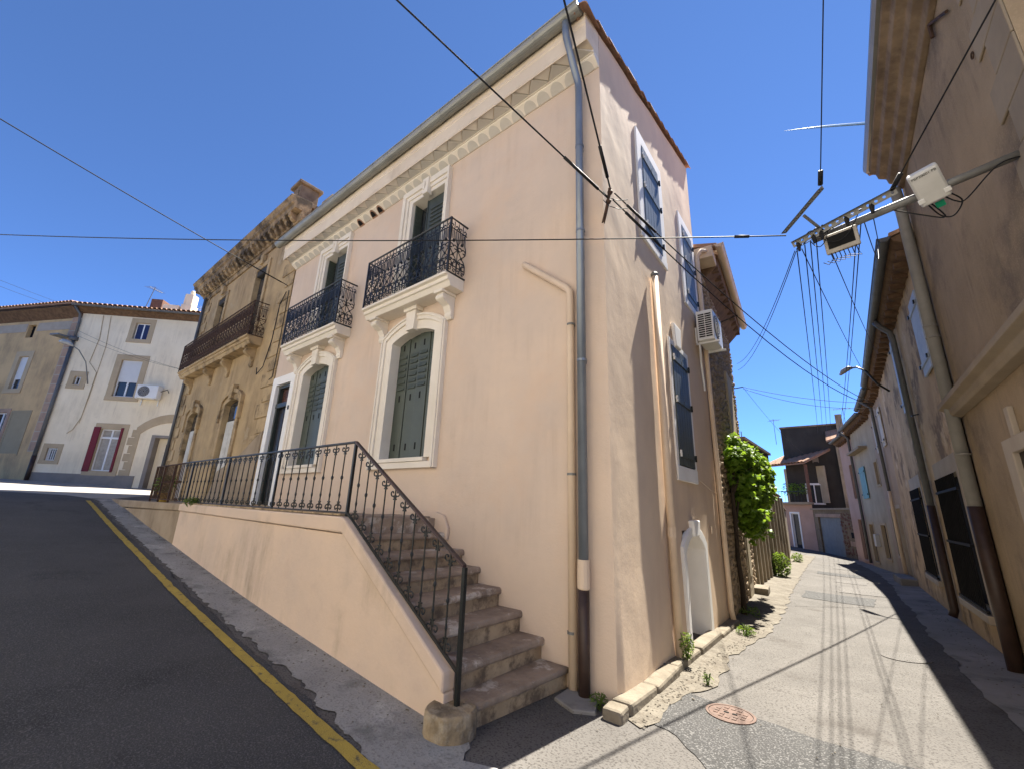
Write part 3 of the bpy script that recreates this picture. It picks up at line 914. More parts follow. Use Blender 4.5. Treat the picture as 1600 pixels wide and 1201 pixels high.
for k in range(8):
    x1, z1 = XS[k], ZS[k]
    x0 = XS[k + 1] - .12 if k < 7 else -3.6
    zb = ZS[k - 1] if k else -.45
    m = MB()
    r = random.Random(k)
    if k == 0:
        pl = [(-.50, -.005), (-.53, -.6), (-.57, -1.18), (-.60, -1.30), (-.93, -1.30), (-.93, -.005)]
        st = MB().prism([(x, y, z1 - .06) for x, y in pl], (0, 0, .06)).build('step', 'pale_stone_step', ter, bevel=.02)
        MB().prism([(x - .03 if x > -.8 else x, y, -.45) for x, y in pl], (0, 0, .45 + z1 - .061)).build('riser', 'riser_stone', st, bevel=.01)
        # rounded end block, bulging and uneven
        vs, fs = [], []
        nn = 44
        rows = [(-.45, 1.05), (-.25, 1.05), (-.18, 1.05), (-.12, 1.04), (-.06, 1.03), (.0, 1.02), (.04, 1.01), (.07, 1.0), (.095, .98), (z1 - .006, .945), (z1, .90), (z1 + .001, .45)]
        for q, (z, gq) in enumerate(rows):
            for u in range(nn):
                an = 2 * PI * u / nn
                rad = gq * (1 + .05 * noise.noise(Vector((math.cos(an) * 2, math.sin(an) * 2, z * 5))) + .025 * noise.noise(Vector((math.cos(an) * 6, math.sin(an) * 6, z * 15))))
                vs.append((-.70 + .195 * rad * math.cos(an), -1.40 + .205 * rad * math.sin(an), z + .006 * noise.noise(Vector((math.cos(an) * 3, math.sin(an) * 3, q)))))
        for q in range(len(rows) - 1):
            for u in range(nn):
                fs.append((q * nn + u, q * nn + (u + 1) % nn, (q + 1) * nn + (u + 1) % nn, (q + 1) * nn + u))
        fs.append(tuple(range((len(rows) - 1) * nn, len(rows) * nn)))
        MB().add(vs, fs).build('end_block', 'nose_stone', st, smooth=False)
        continue
    # worn tread with an uneven front edge
    vs, fs = [], []
    ny = 14
    for i in range(ny + 1):
        y = -.003 + (yi + .003) * i / ny
        wv = noise.noise(Vector((k * 3.3, y * 5, 0))) * .012 + noise.noise(Vector((k * 3.3, y * 17, 4))) * .005
        zz = z1 + noise.noise(Vector((k * 1.7, y * 3, 7))) * .004 - .006 * math.exp(-((y + .6) / .35) ** 2)
        for (x, z) in ((x0, z1 - .07), (x1 - .012 + wv, z1 - .07), (x1 + wv, z1 - .05), (x1 + wv * 1.2 - .004, zz - .018), (x1 - .02 + wv, zz), (x0, zz)):
            vs.append((x, y, z))
    for i in range(ny):
        for j in range(6):
            fs.append((i * 6 + j, i * 6 + (j + 1) % 6, (i + 1) * 6 + (j + 1) % 6, (i + 1) * 6 + j))
    fs.append(tuple(range(6))); fs.append(tuple(range(ny * 6, ny * 6 + 6)))
    m.add(vs, fs)
    st = m.build('step', 'pale_stone_step', ter)
    MB().box(x0 + .01, x1 - .035, yi + .002, -.004, zb - .02, z1 - .071).build('riser', 'riser_stone', st)
# plaster skirting where the top of the stair meets the front wall
MB().prism([(-4.4, -.001, 1.42), (-2.35, -.001, 1.15), (-2.34, -.001, 1.30), (-2.44, -.001, 1.46), (-2.60, -.001, 1.50), (-4.4, -.001, 1.505)], (0, -.05, 0)).build('skirting', 'peach_low', ter, bevel=.015)

def baluster_mesh(h):
    m = MB()
    m.tube([(0, 0, 0), (0, 0, h)], .0085, 6)
    m.lathe((0, 0, h * .5), [(.008, -.025), (.016, -.008), (.016, .008), (.008, .025)], 6)
    for z in (h * .86, h * .14):
        m.box(-.022, .022, -.009, .009, z - .006, z + .006)
    m.lathe((0, 0, h * .24), [(.008, -.03), (.013, 0), (.008, .03)], 6)
    for sg in (-1, 1):
        X = lambda pts: [(sg * q[0], q[1], q[2]) for q in pts]
        m.tube(X([(.008, 0, h * .86)] + scroll((.045, h - .05), .032, .014, -PI * .75, PI * 1.0, 10)), .0075, 5)
        m.tube(X([(.008, 0, h * .14)] + scroll((.045, .045), .032, .014, PI * .75, -PI * 1.0, 10)), .0075, 5)
    return m.mesh('baluster')
rail = thing('terrace_railing', 'black wrought iron railing with scrolled balusters along terrace and stairs', 'railing', (-2.6, -1.35, 1.45))
ry = -1.365
bm_ = baluster_mesh(.78)
x = -2.6 - .22
posts = []
i = 0
while x > -9.15:
    if i % 9 == 8:
        MB().box(x - .014, x + .014, ry - .014, ry + .014, 1.46, 2.27).build('post', 'iron', rail)
    link('baluster', bm_, 'iron', rail, (x, ry, 1.478))
    x -= .222; i += 1
for k in range(10):
    t = (k + .9) / 10.9
    x = -2.60 + t * 1.92
    link('baluster', bm_, 'iron', rail, (x, ry, 1.482 - t * 1.155))
MB().box(-2.615, -2.585, ry - .016, ry + .016, 1.42, 2.28).build('post', 'iron', rail)
MB().box(-.695, -.662, ry - .017, ry + .017, .10, 1.10).build('post', 'iron', rail)
def barbox(name, pts, w, h, mat, parent):
    """rectangular bar along a polyline in the x-z plane"""
    m = MB()
    vs, fs = [], []
    for x, z in pts:
        vs += [(x, ry - w, z - h), (x, ry + w, z - h), (x, ry + w, z + h), (x, ry - w, z + h)]
    for i in range(len(pts) - 1):
        for j in range(4):
            fs.append((i * 4 + j, i * 4 + (j + 1) % 4, i * 4 + 4 + (j + 1) % 4, i * 4 + 4 + j))
    fs += [(0, 1, 2, 3), (len(vs) - 4, len(vs) - 3, len(vs) - 2, len(vs) - 1)]
    return m.add(vs, fs).build(name, mat, parent, bevel=.004)
barbox('handrail', [(-9.15, 2.262), (-2.60, 2.275)], .022, .012, 'iron', rail)
barbox('handrail', [(-2.60, 2.275), (-.68, 1.11)], .022, .014, 'handrail_worn', rail)
barbox('bottom_rail', [(-9.15, 1.474), (-2.60, 1.474)], .012, .007, 'iron', rail)
barbox('bottom_rail', [(-2.60, 1.474), (-.68, .325)], .014, .012, 'iron', rail)
rust = thing('rusty_railing', 'rusty brown iron railing at the far end of the terrace', 'railing', (-10.2, -1.35, 1.42))
barbox('handrail', [(-11.4, 2.24), (-9.16, 2.258)], .022, .012, 'iron_rusty', rust)
barbox('bottom_rail', [(-11.4, 1.50), (-9.16, 1.49)], .012, .008, 'iron_rusty', rust)
bm2 = MB().tube([(0, 0, 0), (0, 0, .76)], .009, 6).lathe((0, 0, .38), [(.008, -.03), (.017, -.01), (.017, .01), (.008, .03)], 6).mesh('baluster')
for k in range(22):
    x = -9.24 - k * .102
    if k in (6, 14, 21):
        MB().box(x - .018, x + .018, ry - .018, ry + .018, 1.43, 2.25).build('post', 'iron_rusty', rust)
    elif not 3 < k % 11 < 5:
        link('baluster', bm2, 'iron_rusty', rust, (x, ry, 1.49))

# loose flagstones in the corner between the stair and the pipes
for k, (pts, dz) in enumerate((([(-.48, -.06), (-.16, -.07), (-.06, -.30), (-.22, -.42), (-.46, -.34)], .03), ([(-.36, -1.62), (-.12, -1.5), (-.02, -1.75), (-.2, -1.98), (-.38, -1.9)], .035))):
    t = thing('flagstone', ['flat flagstone between the stair foot and the downpipes', 'loose grey flagstone before the rounded stair nose'][k], 'flagstone', (pts[0][0], pts[0][1], zg(*pts[0])))
    MB().prism([(x, y, zg(x, y) - .04) for x, y in pts], (0, 0, .04 + dz)).build('slab', 'apron_concrete' if k else 'pavement_concrete', t, bevel=.012)
# grit and small stones gathered along wall feet and gutters
r = random.Random(77)
gm = MB()
oct_v = [(1, 0, 0), (-1, 0, 0), (0, 1, 0), (0, -1, 0), (0, 0, .7), (0, 0, -.7)]
oct_f = [(0, 2, 4), (2, 1, 4), (1, 3, 4), (3, 0, 4), (2, 0, 5), (1, 2, 5), (3, 1, 5), (0, 3, 5)]
def grit(n, fx, size):
    for _ in range(n):
        x, y = fx()
        q = size * r.uniform(.4, 1.5)
        a = r.uniform(0, PI)
        z = zg(x, y) + .014
        gm.add([(x + q * (v[0] * math.cos(a) * 1.3 - v[1] * math.sin(a)), y + q * (v[0] * math.sin(a) * 1.3 + v[1] * math.cos(a)), z + q * v[2] * .8) for v in oct_v], oct_f)
grit(170, lambda: (r.uniform(-14, -.9), -1.46 - abs(r.gauss(0, .05))), .009)
grit(120, lambda: (r.uniform(-9, -.5), r.uniform(-1.9, -1.5)), .006)
grit(260, lambda: (lambda y: (.19 + abs(r.gauss(0, .09)), y))(r.uniform(-.2, 5.5)), .010)
grit(110, lambda: (r.gauss(-.28, .16), r.gauss(-.5, .3)), .006)
grit(200, lambda: (lambda y: (3.2 - .038 * y - abs(r.gauss(0, .12)), y))(r.uniform(1.5, 11)), .010)
grit(90, lambda: (r.uniform(.3, 2.6), r.uniform(-.5, 6)), .006)
g = gm.build('grit', 'gutter_concrete')
g['kind'] = 'stuff'; tag(g, 'grit and small stones lying along the wall feet', 'grit')

# ================================================================== other materials
surf('ochre_render', (0.49, 0.35, 0.185), (0.36, 0.255, 0.135), 1.1, c3=(0.15, 0.105, 0.06), c3amt=0.75, streak=True, c3lo=0.48, c3hi=0.66, c3scale=0.9,
     bump=0.4, bscale=30, bump2=0.3, b2scale=4, c4=(0.45, 0.36, 0.23), c4lo=.56, c4hi=.70, c4scale=1.1)
surf('ochre_stone', (0.46, 0.335, 0.185), (0.32, 0.23, 0.125), 2.2, c3=(0.085, 0.063, 0.042), c3amt=0.85, c3lo=0.5, c3hi=0.68, c3scale=2.2, bump=0.5, bscale=25, bump2=0.3, b2scale=6)
surf('grey_pipe', (0.13, 0.135, 0.14), (0.10, 0.105, 0.11), 3, rough=0.5, bump=0.05, metallic=0.2)
surf('pipe_pale', (0.27, 0.26, 0.235), (0.21, 0.205, 0.19), 2, c3=(0.15, 0.14, 0.12), c3amt=.6, c3scale=2.5, rough=0.6, bump=0.1)
surf('old_white_paint', (0.60, 0.58, 0.53), (0.48, 0.46, 0.41), 6, bump=0.15)
surf('old_wood', (0.055, 0.045, 0.035), (0.035, 0.028, 0.022), 5, bump=0.3)
surf('cream_house', (0.84, 0.73, 0.54), (0.78, 0.67, 0.485), 0.7, drip=(0.45, 0.36, 0.25), dripamt=.5, c3=(0.44, 0.37, 0.26), c3amt=0.4, streak=True, bump=0.25)
surf('taupe_trim', (0.48, 0.375, 0.245), (0.41, 0.32, 0.205), 2, bump=0.25)
surf('grey_plinth', (0.26, 0.23, 0.205), (0.21, 0.19, 0.17), 2, bump=0.2)
surf('beige_house', (0.60, 0.415, 0.215), (0.51, 0.35, 0.18), 0.8, c3=(0.17, 0.14, 0.10), c3amt=0.6, streak=True, bump=0.3)
surf('quoin_pink', (0.42, 0.285, 0.20), (0.30, 0.21, 0.16), 3, bump=0.3)
surf('pale_band', (0.42, 0.36, 0.29), (0.37, 0.315, 0.25), 3, bump=0.2)
surf('grey_panel', (0.33, 0.275, 0.18), (0.29, 0.24, 0.155), 2, bump=0.2)
surf('red_shutter', (0.17, 0.012, 0.018), (0.14, 0.010, 0.015), 4, rough=0.45, bump=0.05)
surf('blue_shutter_dark', (0.022, 0.035, 0.10), (0.018, 0.028, 0.085), 4, rough=0.45, bump=0.05)
surf('pvc_white', (0.74, 0.74, 0.73), rough=0.35, bump=0, spec=0.4)
surf('roller_white', (0.66, 0.66, 0.65), (0.62, 0.62, 0.61), 3, rough=0.5, bump=0.05)
surf('curtain', (0.42, 0.39, 0.34), (0.30, 0.28, 0.25), 6, bump=0.1)
surf('brick_chimney', (0.19, 0.10, 0.07), (0.13, 0.07, 0.052), 7, bump=0.3)
surf('rubble_wall', (0.23, 0.175, 0.115), (0.17, 0.125, 0.08), 2.5, c3=(0.09, 0.066, 0.042), c3amt=0.7, c3scale=6, bump=0.6, bscale=18, bump2=0.6, b2scale=6)
surf('rubble_stone', (0.34, 0.26, 0.175), (0.21, 0.155, 0.10), 4, c3=(0.40, 0.33, 0.24), c3amt=0.5, c3scale=9, bump=0.5, bscale=25)
surf('streaked_wall', (0.36, 0.30, 0.21), (0.28, 0.23, 0.16), 1.4, c3=(0.11, 0.09, 0.065), c3amt=0.9, streak=True, c3lo=.45, c3hi=.68, c3scale=1.3, bump=0.4, bump2=.3, b2scale=5)
surf('brown_render', (0.335, 0.252, 0.16), (0.26, 0.195, 0.12), 1.3, drip=(0.13, 0.10, 0.07), dripamt=.6, c3=(0.12, 0.092, 0.068), c3amt=0.85, c3lo=0.5, c3hi=0.64, c3scale=0.55,
     bump=0.5, bscale=60, bump2=0.15, b2scale=5, speck=(0.40, 0.30, 0.20), speckscale=70, speckamt=.3)
surf('stained_render', (0.54, 0.395, 0.235), (0.40, 0.285, 0.165), 1.5, c3=(0.17, 0.12, 0.075), c3amt=0.85, c3lo=0.52, c3hi=0.60, c3scale=1.0, c4=(0.60, 0.47, 0.32), c4lo=.56, c4hi=.66, c4scale=1.2, bump=0.5, bscale=35, bump2=0.25, b2scale=4)
surf('cornice_stone', (0.27, 0.20, 0.13), (0.16, 0.115, 0.075), 3, c3=(0.085, 0.06, 0.045), c3amt=0.8, c3lo=0.48, c3hi=0.7, c3scale=2.5, bump=0.4, bscale=25)
surf('quoin_grey', (0.31, 0.25, 0.175), (0.25, 0.20, 0.14), 1.6, c3=(0.20, 0.17, 0.14), c3amt=.6, c3scale=1.2, bump=0.35, bscale=45)
surf('cornice_old', (0.40, 0.29, 0.165), (0.21, 0.15, 0.09), 2.4, c3=(0.05, 0.04, 0.03), c3amt=0.9, c3lo=0.47, c3hi=0.6, c3scale=1.6, bump=0.5, bscale=25)  # dark blotches hold real staining plus the shading under the mouldings
surf('wood_soffit', (0.17, 0.105, 0.062), (0.10, 0.06, 0.036), 6, bump=0.4)
surf('pale_blue_shutter', (0.42, 0.49, 0.60), (0.33, 0.39, 0.49), 4, rough=0.6, bump=0.2)
surf('turquoise_shutter', (0.17, 0.33, 0.33), (0.14, 0.28, 0.28), 4, rough=0.6, bump=0.1)
surf('pink_pale_render', (0.45, 0.345, 0.25), (0.37, 0.28, 0.20), 1.4, c3=(0.28, 0.21, 0.15), c3amt=0.7, streak=True, c3lo=.5, c3hi=.7, bump=0.3)
surf('cream_pale_render', (0.46, 0.385, 0.275), (0.38, 0.315, 0.22), 1.4, c3=(0.28, 0.22, 0.15), c3amt=0.6, streak=True, bump=0.3)
surf('pink_house', (0.47, 0.315, 0.25), (0.41, 0.27, 0.21), 1.4, c3=(0.36, 0.22, 0.16), c3amt=0.5, streak=True, bump=0.3)
surf('dark_render', (0.05, 0.047, 0.042), (0.036, 0.034, 0.031), 1.0, c3=(0.08, 0.075, 0.066), c3amt=0.6, streak=True, bump=0.4)
surf('garage_grey', (0.20, 0.205, 0.20), (0.17, 0.175, 0.17), 3, rough=0.6, bump=0.1)
surf('bark', (0.045, 0.032, 0.022), (0.028, 0.02, 0.014), 9, bump=0.7, bscale=20)
surf('terracotta_pot', (0.42, 0.28, 0.06), (0.36, 0.23, 0.05), 5, bump=0.1)
surf('metal_grille_dark', (0.006, 0.006, 0.007), (0.01, 0.01, 0.011), 5, rough=0.7, bump=0.1)

def leaf_mat(name, c1, c2):
    m, nt, b = newmat(name)
    pos = N(nt, 'ShaderNodeNewGeometry').outputs['Position']
    col = mix(nt, ramp(nt, noise_tex(nt, pos, 9, 2), .35, .65), c1, c2)
    nt.links.new(col, b.inputs['Base Color'])
    b.inputs['Roughness'].default_value = 0.45
    tr = N(nt, 'ShaderNodeBsdfTranslucent')
    nt.links.new(mix(nt, .5, col, (0.35, 0.5, 0.03)), tr.inputs['Color'])
    ms = N(nt, 'ShaderNodeMixShader')
    ms.inputs['Fac'].default_value = 0.4
    nt.links.new(b.outputs[0], ms.inputs[1]); nt.links.new(tr.outputs[0], ms.inputs[2])
    nt.links.new(ms.outputs[0], nt.nodes['Material Output'].inputs['Surface'])
leaf_mat('vine_leaf', (0.08, 0.17, 0.016), (0.18, 0.28, 0.035))
leaf_mat('weed_leaf', (0.055, 0.10, 0.02), (0.12, 0.17, 0.05))

def foliage(name, blobs, count, size, mat, parent, seed, droop=.3, lobed=True):
    """leaf-shaped faces spread through ellipsoid volumes"""
    r = random.Random(seed)
    m = MB()
    tot = sum(b[3] * b[4] * b[5] for b in blobs)
    for cx, cy, cz, ax, ay, az in blobs:
        n = max(3, int(count * ax * ay * az / tot))
        for _ in range(n):
            while True:
                u = Vector((r.uniform(-1, 1), r.uniform(-1, 1), r.uniform(-1, 1)))
                if u.length <= 1 and r.random() < .25 + .75 * u.length ** 2:
                    break
            c = Vector((cx + u.x * ax, cy + u.y * ay, cz + u.z * az))
            s = size * r.uniform(.6, 1.25)
            nrm = Vector((u.x * .8 + r.uniform(-.7, .7), u.y * .6 + r.uniform(-.7, .7), r.uniform(-.1, 1) + .3)).normalized()
            t = nrm.cross(Vector((r.uniform(-1, 1), r.uniform(-1, 1), r.uniform(-.2, .2)))).normalized()
            w = nrm.cross(t)
            if lobed:
                out = [(-.0, -.55), (.45, -.5), (.32, -.12), (.6, .12), (.22, .25), (.0, .75), (-.22, .25), (-.6, .12), (-.32, -.12), (-.45, -.5)]
            else:
                out = [(0, -.6), (.16, 0), (0, .7), (-.16, 0)]
            pts = [tuple(c + t * (a * s) + w * (b * s) - nrm * (droop * s * (a * a + b * b))) for a, b in out]
            m.add(pts, [tuple(range(len(out)))])
    me = bpy.data.meshes.new(name)
    me.from_pydata(m.v, [], m.f)
    return link(name, me, mat, parent)

def body(parent, pts, z0, z1, mat, name='rear_light_block'):  # solid block added behind the walls to stop light leaks
    """closed block behind the front faces"""
    return MB().prism([(x, y, z0) for x, y in pts], (0, 0, z1 - z0)).build(name, mat, parent)

def framed_window(fr, parent, s0, s1, z0, z1, sur, mat_sur, depth=.16, frame='pvc_white', panes=2, roller=None, name='window', proud=.02, curtain=False, bars=0):
    m = MB(fr)
    m.ring(arch_path(s0, s1, z0, z1, 0, 2), arch_path(s0 - sur, s1 + sur, z0, z1 + sur, 0, 2), -depth, proud, 0)
    m.box(s0 - sur, s1 + sur, -depth, proud + .02, z0 - sur * .8, z0)
    win = m.build(name, mat_sur, parent)
    f = MB(fr)
    t = .05
    for a, b, c, d in ((s0, s0 + t, z0, z1), (s1 - t, s1, z0, z1), (s0 + t, s1 - t, z0, z0 + t), (s0 + t, s1 - t, z1 - t, z1)):
        f.box(a, b, -depth + .01, -depth + .06, c, d)
    for k in range(1, panes):
        c = s0 + (s1 - s0) * k / panes
        f.box(c - t * .7, c + t * .7, -depth + .01, -depth + .058, z0 + t, z1 - t)
    f.build('frame', frame, win)
    for k in range(panes):
        a = s0 + (s1 - s0) * k / panes; b = s0 + (s1 - s0) * (k + 1) / panes
        MB(fr).box(a + t * .6, b - t * .6, -depth + .015, -depth + .03, z0 + t, z1 - t).build('pane', 'curtain' if curtain else 'window_glass', win)
    if roller:
        m = MB(fr)
        n = max(3, int((z1 - roller) / .06))
        for k in range(n):
            m.box(s0 + .01, s1 - .01, -depth + .06, -depth + .075, roller + (z1 - roller) * k / n, roller + (z1 - roller) * (k + .94) / n)
        m.build('roller_shutter', 'roller_white', win)
    if bars:
        for k in range(bars):
            s = s0 + (s1 - s0) * (k + .5) / bars
            MB(fr).box(s - .012, s + .012, -.06, -.03, z0, z1).build('bar', 'pvc_white', win)
    return win

# ================================================================== weathered ochre house
tan = thing('ochre_house', 'weathered ochre townhouse with dentilled cornice and long rusty balcony', 'house', (-13, 0, 1.3))
TX0, TX1 = -17.2, -9.05
low = [(-15.55, -14.55, 1.40, 4.25), (-12.15, -11.1, 1.40, 4.25)]
up = [(-15.35, -14.6, 5.8, 8.45), (-11.95, -11.15, 5.8, 8.45)]
mb = wall(FA, TX0, TX1, 0.8, 9.2, low + up, depth=.3)
mb.add([(TX0, 0, .8), (TX0, -8, .8), (TX0, -8, 9.2), (TX0, 0, 9.2)], [(0, 1, 2, 3)])
mb.build('wall', 'ochre_render', tan)
body(tan, [(TX0 + .02, .4), (TX1 - .02, .4), (TX1 - .02, 8), (TX0 + .02, 8)], .8, 9.6, 'ochre_render')
m = MB(FA)
m.profile([(0, 8.92), (.05, 8.92), (.08, 9.0), (.08, 9.05), (0, 9.05)], TX0 - .05, TX1)
m.profile([(0, 9.3), (.34, 9.3), (.36, 9.42), (.42, 9.45), (.42, 9.52), (.48, 9.60), (.48, 9.66), (-.1, 9.72), (-.1, 9.3)], TX0 - .4, TX1)
m.profile([(-.1, 9.05), (.12, 9.05), (.14, 9.12), (.14, 9.3), (-.1, 9.3)], TX0 - .1, TX1)
tc = m.build('cornice', 'cornice_old', tan, bevel=.01)
me = MB(FA).profile([(0.13, 9.08), (.2, 9.08), (.26, 9.12), (.28, 9.18), (.33, 9.2), (.33, 9.299), (.13, 9.299)], -.075, .075).mesh('modillion')
x = TX0 + .1
while x < TX1 - .1:
    link('modillion', me, 'cornice_old', tc, (x, 0, 0))
    x += .335
MB(FA).profile([(-.3, 9.71), (.30, 9.71), (.30, 9.9), (.33, 9.92), (.33, 9.97), (-.3, 9.97)], TX0 + 1.1, TX1 - 1.0).build('parapet', 'dark_render', tan, bevel=.01)
m = MB(FA).box(-9.72, -9.24, -.3, .22, 9.71, 10.25).box(-9.80, -9.16, -.38, .30, 10.252, 10.34).box(-9.76, -9.20, -.34, .26, 9.66, 9.80).box(-9.62, -9.34, .22, .24, 9.86, 10.16)
m.build('pedestal', 'cornice_stone', tan, bevel=.015)
MB(FA).box(-9.2, -8.6, -1.6, -.4, 9.0, 10.0).build('gable_end', 'ochre_stone', tan)
# rusticated corner stones
for side, (e, sg) in enumerate(((TX1, -1), (TX0, 1))):
    z = 1.5
    k = 0
    while z < 8.9:
        w = .78 if k % 2 else .52
        a, b = sorted((e - sg * .002, e + sg * w))
        MB(FA).box(a, b, 0, .03, z + .015, z + .385).build('quoin', 'ochre_stone', tan, bevel=.015)
        z += .40; k += 1
def hood_window(s0, s1, z0, z1):
    m = MB(FA)
    m.ring(arch_path(s0, s1, z0, z1 - .1, .12), arch_path(s0 - .2, s1 + .2, z0, z1 - .02, .2), -.15, .05)
    m.ring(arch_path(s0 - .17, s1 + .17, z1 - .6, z1, .2), arch_path(s0 - .27, s1 + .27, z1 - .6, z1 + .05, .26), 0, .1)
    w = m.build('window', 'ochre_stone', tan, bevel=.01)
    c = (s0 + s1) / 2
    MB(FA).prism([(c - .1, 0, z1 + .02), (c + .1, 0, z1 + .02), (c + .15, 0, z1 + .42), (c - .15, 0, z1 + .42)], (0, .14, 0)).build('keystone', 'ochre_stone', w, bevel=.015)
    MB(FA).box(s0 + .002, s1 - .002, -.16, -.11, z0, z1 + .1).build('frame', 'old_wood', w)
    MB(FA).box(s0 + .1, s1 - .1, -.11, -.10, z1 - .52, z1 - .08).build('fanlight', 'window_glass', w)
    for k in range(2):
        a = s0 + .06 + k * (s1 - s0 - .12) / 2
        b = a + (s1 - s0 - .12) / 2 - .01
        m = MB(FA).box(a, b, -.11, -.08, z0 + .1, z1 - .58)
        for q0, q1 in ((z0 + .25, z0 + 1.0), (z0 + 1.1, z1 - .75)):
            m.box(a + .08, b - .08, -.08, -.07, q0, q1)
        m.build('shutter', 'old_white_paint', w, bevel=.005)
for a, b, c, d in low:
    hood_window(a, b, c, d)
for i, (a, b, c, d) in enumerate(up):
    m = MB(FA)
    m.ring(arch_path(a, b, c, d, 0, 2), arch_path(a - .16, b + .16, c, d + .16, 0, 2), -.13, .05)
    m.box((a + b) / 2 - .1, (a + b) / 2 + .1, 0, .12, d + .1, d + .42)
    w = m.build('window', 'ochre_stone', tan, bevel=.01)
    MB(FA).box(a + .002, b - .002, -.14, -.10, c, d).build('frame', 'old_wood', w)
    mid = (a + b) / 2
    for p0, p1 in ((a + .06, mid - .02), (mid + .02, b - .06)):
        for q in range(3):
            z0 = c + .5 + q * .7
            MB(FA).box(p0, p1, -.10, -.09, z0, z0 + .62).build('pane', 'window_glass', w)
    MB(FA).box(a + .01, b - .01, -.1, .03, d - .22, d - .01).build('blind_box', 'dark_render', w, bevel=.03)
balcony(tan, -16.8, -10.42, .38, 5.86, 1.0, 30, 'ochre_stone', 'iron_rusty', bx=(-16.3, -14.2, -12.6, -10.8), slab_t=.24, bh=.55)
MB().tube([(-16.95, -.1, 9.0), (-16.98, -.1, 1.4)], .05, 8).build('downpipe', 'grey_pipe', tan, smooth=True)
MB().tube([(-16.98, -.1, 3.3), (-17.0, -.1, 1.35)], .056, 8).build('cast_iron_shoe', 'cast_iron_brown', tan, smooth=True)
m = MB().tube([(-9.25, -.06, 6.9), (-9.55, -.05, 6.6), (-9.6, -.05, 5.6), (-9.85, -.05, 4.9), (-10.2, -.05, 4.75), (-10.25, -.05, 4.95)], .012, 5)
m.build('wall_cable', 'cable_black', tan)
m = MB().tube([(-9.12, -.05, 6.9), (-9.08, -.05, 5.6), (-9.1, -.05, 4.5), (-9.25, -.06, 4.45)], .01, 5)
m.build('wall_cable', 'cable_black', tan)
MB(FA).prism([(-12.1, -.001, 1.35), (-9.06, -.001, 1.35), (-9.06, -.001, 3.15), (-9.5, -.001, 2.95), (-10.4, -.001, 2.55), (-11.6, -.001, 2.25)], (0, .05, 0)).build('plaster_patch', 'old_render', tan)

# potted plant at the end of the terrace
pot = thing('potted_plant', 'green plant in small yellow pot beside the rusty railing', 'plant', (-11.0, -1.22, 1.42))
MB().lathe((-11.0, -1.2, 1.40), [(.09, 0), (.12, .2), (.13, .2), (.13, .24), (.11, .24)], 12).build('pot', 'terracotta_pot', pot)
foliage('leaves', [(-11.0, -1.2, 1.85, .2, .2, .22)], 90, .16, 'weed_leaf', pot, 5, lobed=False)

# ================================================================== cream house across the junction
FW = Frame((-27.6, -2.7), (-24.0, 1.0))
wh = thing('cream_house', 'cream rendered three storey house with red shutters across the junction', 'house', (-25.8, -.8, 1.9))
wo = [(2.66, 3.33, 9.07, 9.95), (2.50, 3.47, 6.1, 7.95), (2.50, 3.43, 2.55, 4.5), (.65, .95, 6.55, 6.97), (.50, .93, 2.93, 3.5), (4.97, 5.60, 1.8, 4.2)]
mb = wall(FW, 0, 8.5, 1.2, 10.3, wo, depth=.18)
mb.build('wall', 'cream_house', wh)
P = [FW((s, o, 0))[:2] for s, o in ((0.02, -.3), (8.5, -.3), (8.5, -7), (0.02, -7))]
body(wh, P, 1.2, 10.3, 'cream_house')
MB(FW).box(0.1, 4.5, 0, .03, 1.5, 2.38).build('plinth', 'grey_plinth', wh)
framed_window(FW, wh, *wo[0], .24, 'taupe_trim', frame='pvc_white', panes=2)
for k, (a, b) in enumerate(((2.70, 2.96), (3.03, 3.29))):
    MB(FW).box(a, b, -.11, -.095, 9.12, 9.9).build('shutter', 'blue_shutter_dark', wh)
framed_window(FW, wh, *wo[1], .27, 'taupe_trim', roller=6.84, panes=2)
w = framed_window(FW, wh, *wo[2], .27, 'taupe_trim', panes=2, curtain=True)
MB(FW).box(2.5, 3.43, -.11, -.09, 4.05, 4.14).build('rail', 'pvc_white', w)
for a, b in ((2.22, 2.50), (3.40, 3.50)):
    MB(FW).box(a, b, .02, .06, 2.5, 4.58).build('shutter', 'red_shutter', w)
framed_window(FW, wh, *wo[3], .25, 'taupe_trim', panes=1, bars=2)
framed_window(FW, wh, *wo[4], .20, 'taupe_trim', panes=1, bars=5)
m = MB(FW)
m.ring(arch_path(4.97, 5.60, 1.8, 4.2, 0, 2), arch_path(4.80, 5.75, 1.8, 4.32, 0, 2), -.6, .03)
dw = m.build('doorway', 'grey_plinth', wh)
MB(FW).box(4.97, 5.6, -.6, -.55, 1.8, 4.2).build('door_leaf', 'pvc_white', dw)
# blocked stone archway around the door
ap_i = arch_path(4.25, 7.0, 1.8, 4.35, .6); ap_o = arch_path(4.05, 7.25, 1.8, 4.65, .72)
MB(FW).ring(ap_i, ap_o, 0, .025).build('stone_arch', 'taupe_trim', wh)
for k in range(7):
    MB(FW).box(3.90 - (.12 if k % 2 else 0), 4.245, 0, .02, 1.9 + k * .38, 2.25 + k * .38).build('quoin', 'taupe_trim', wh)
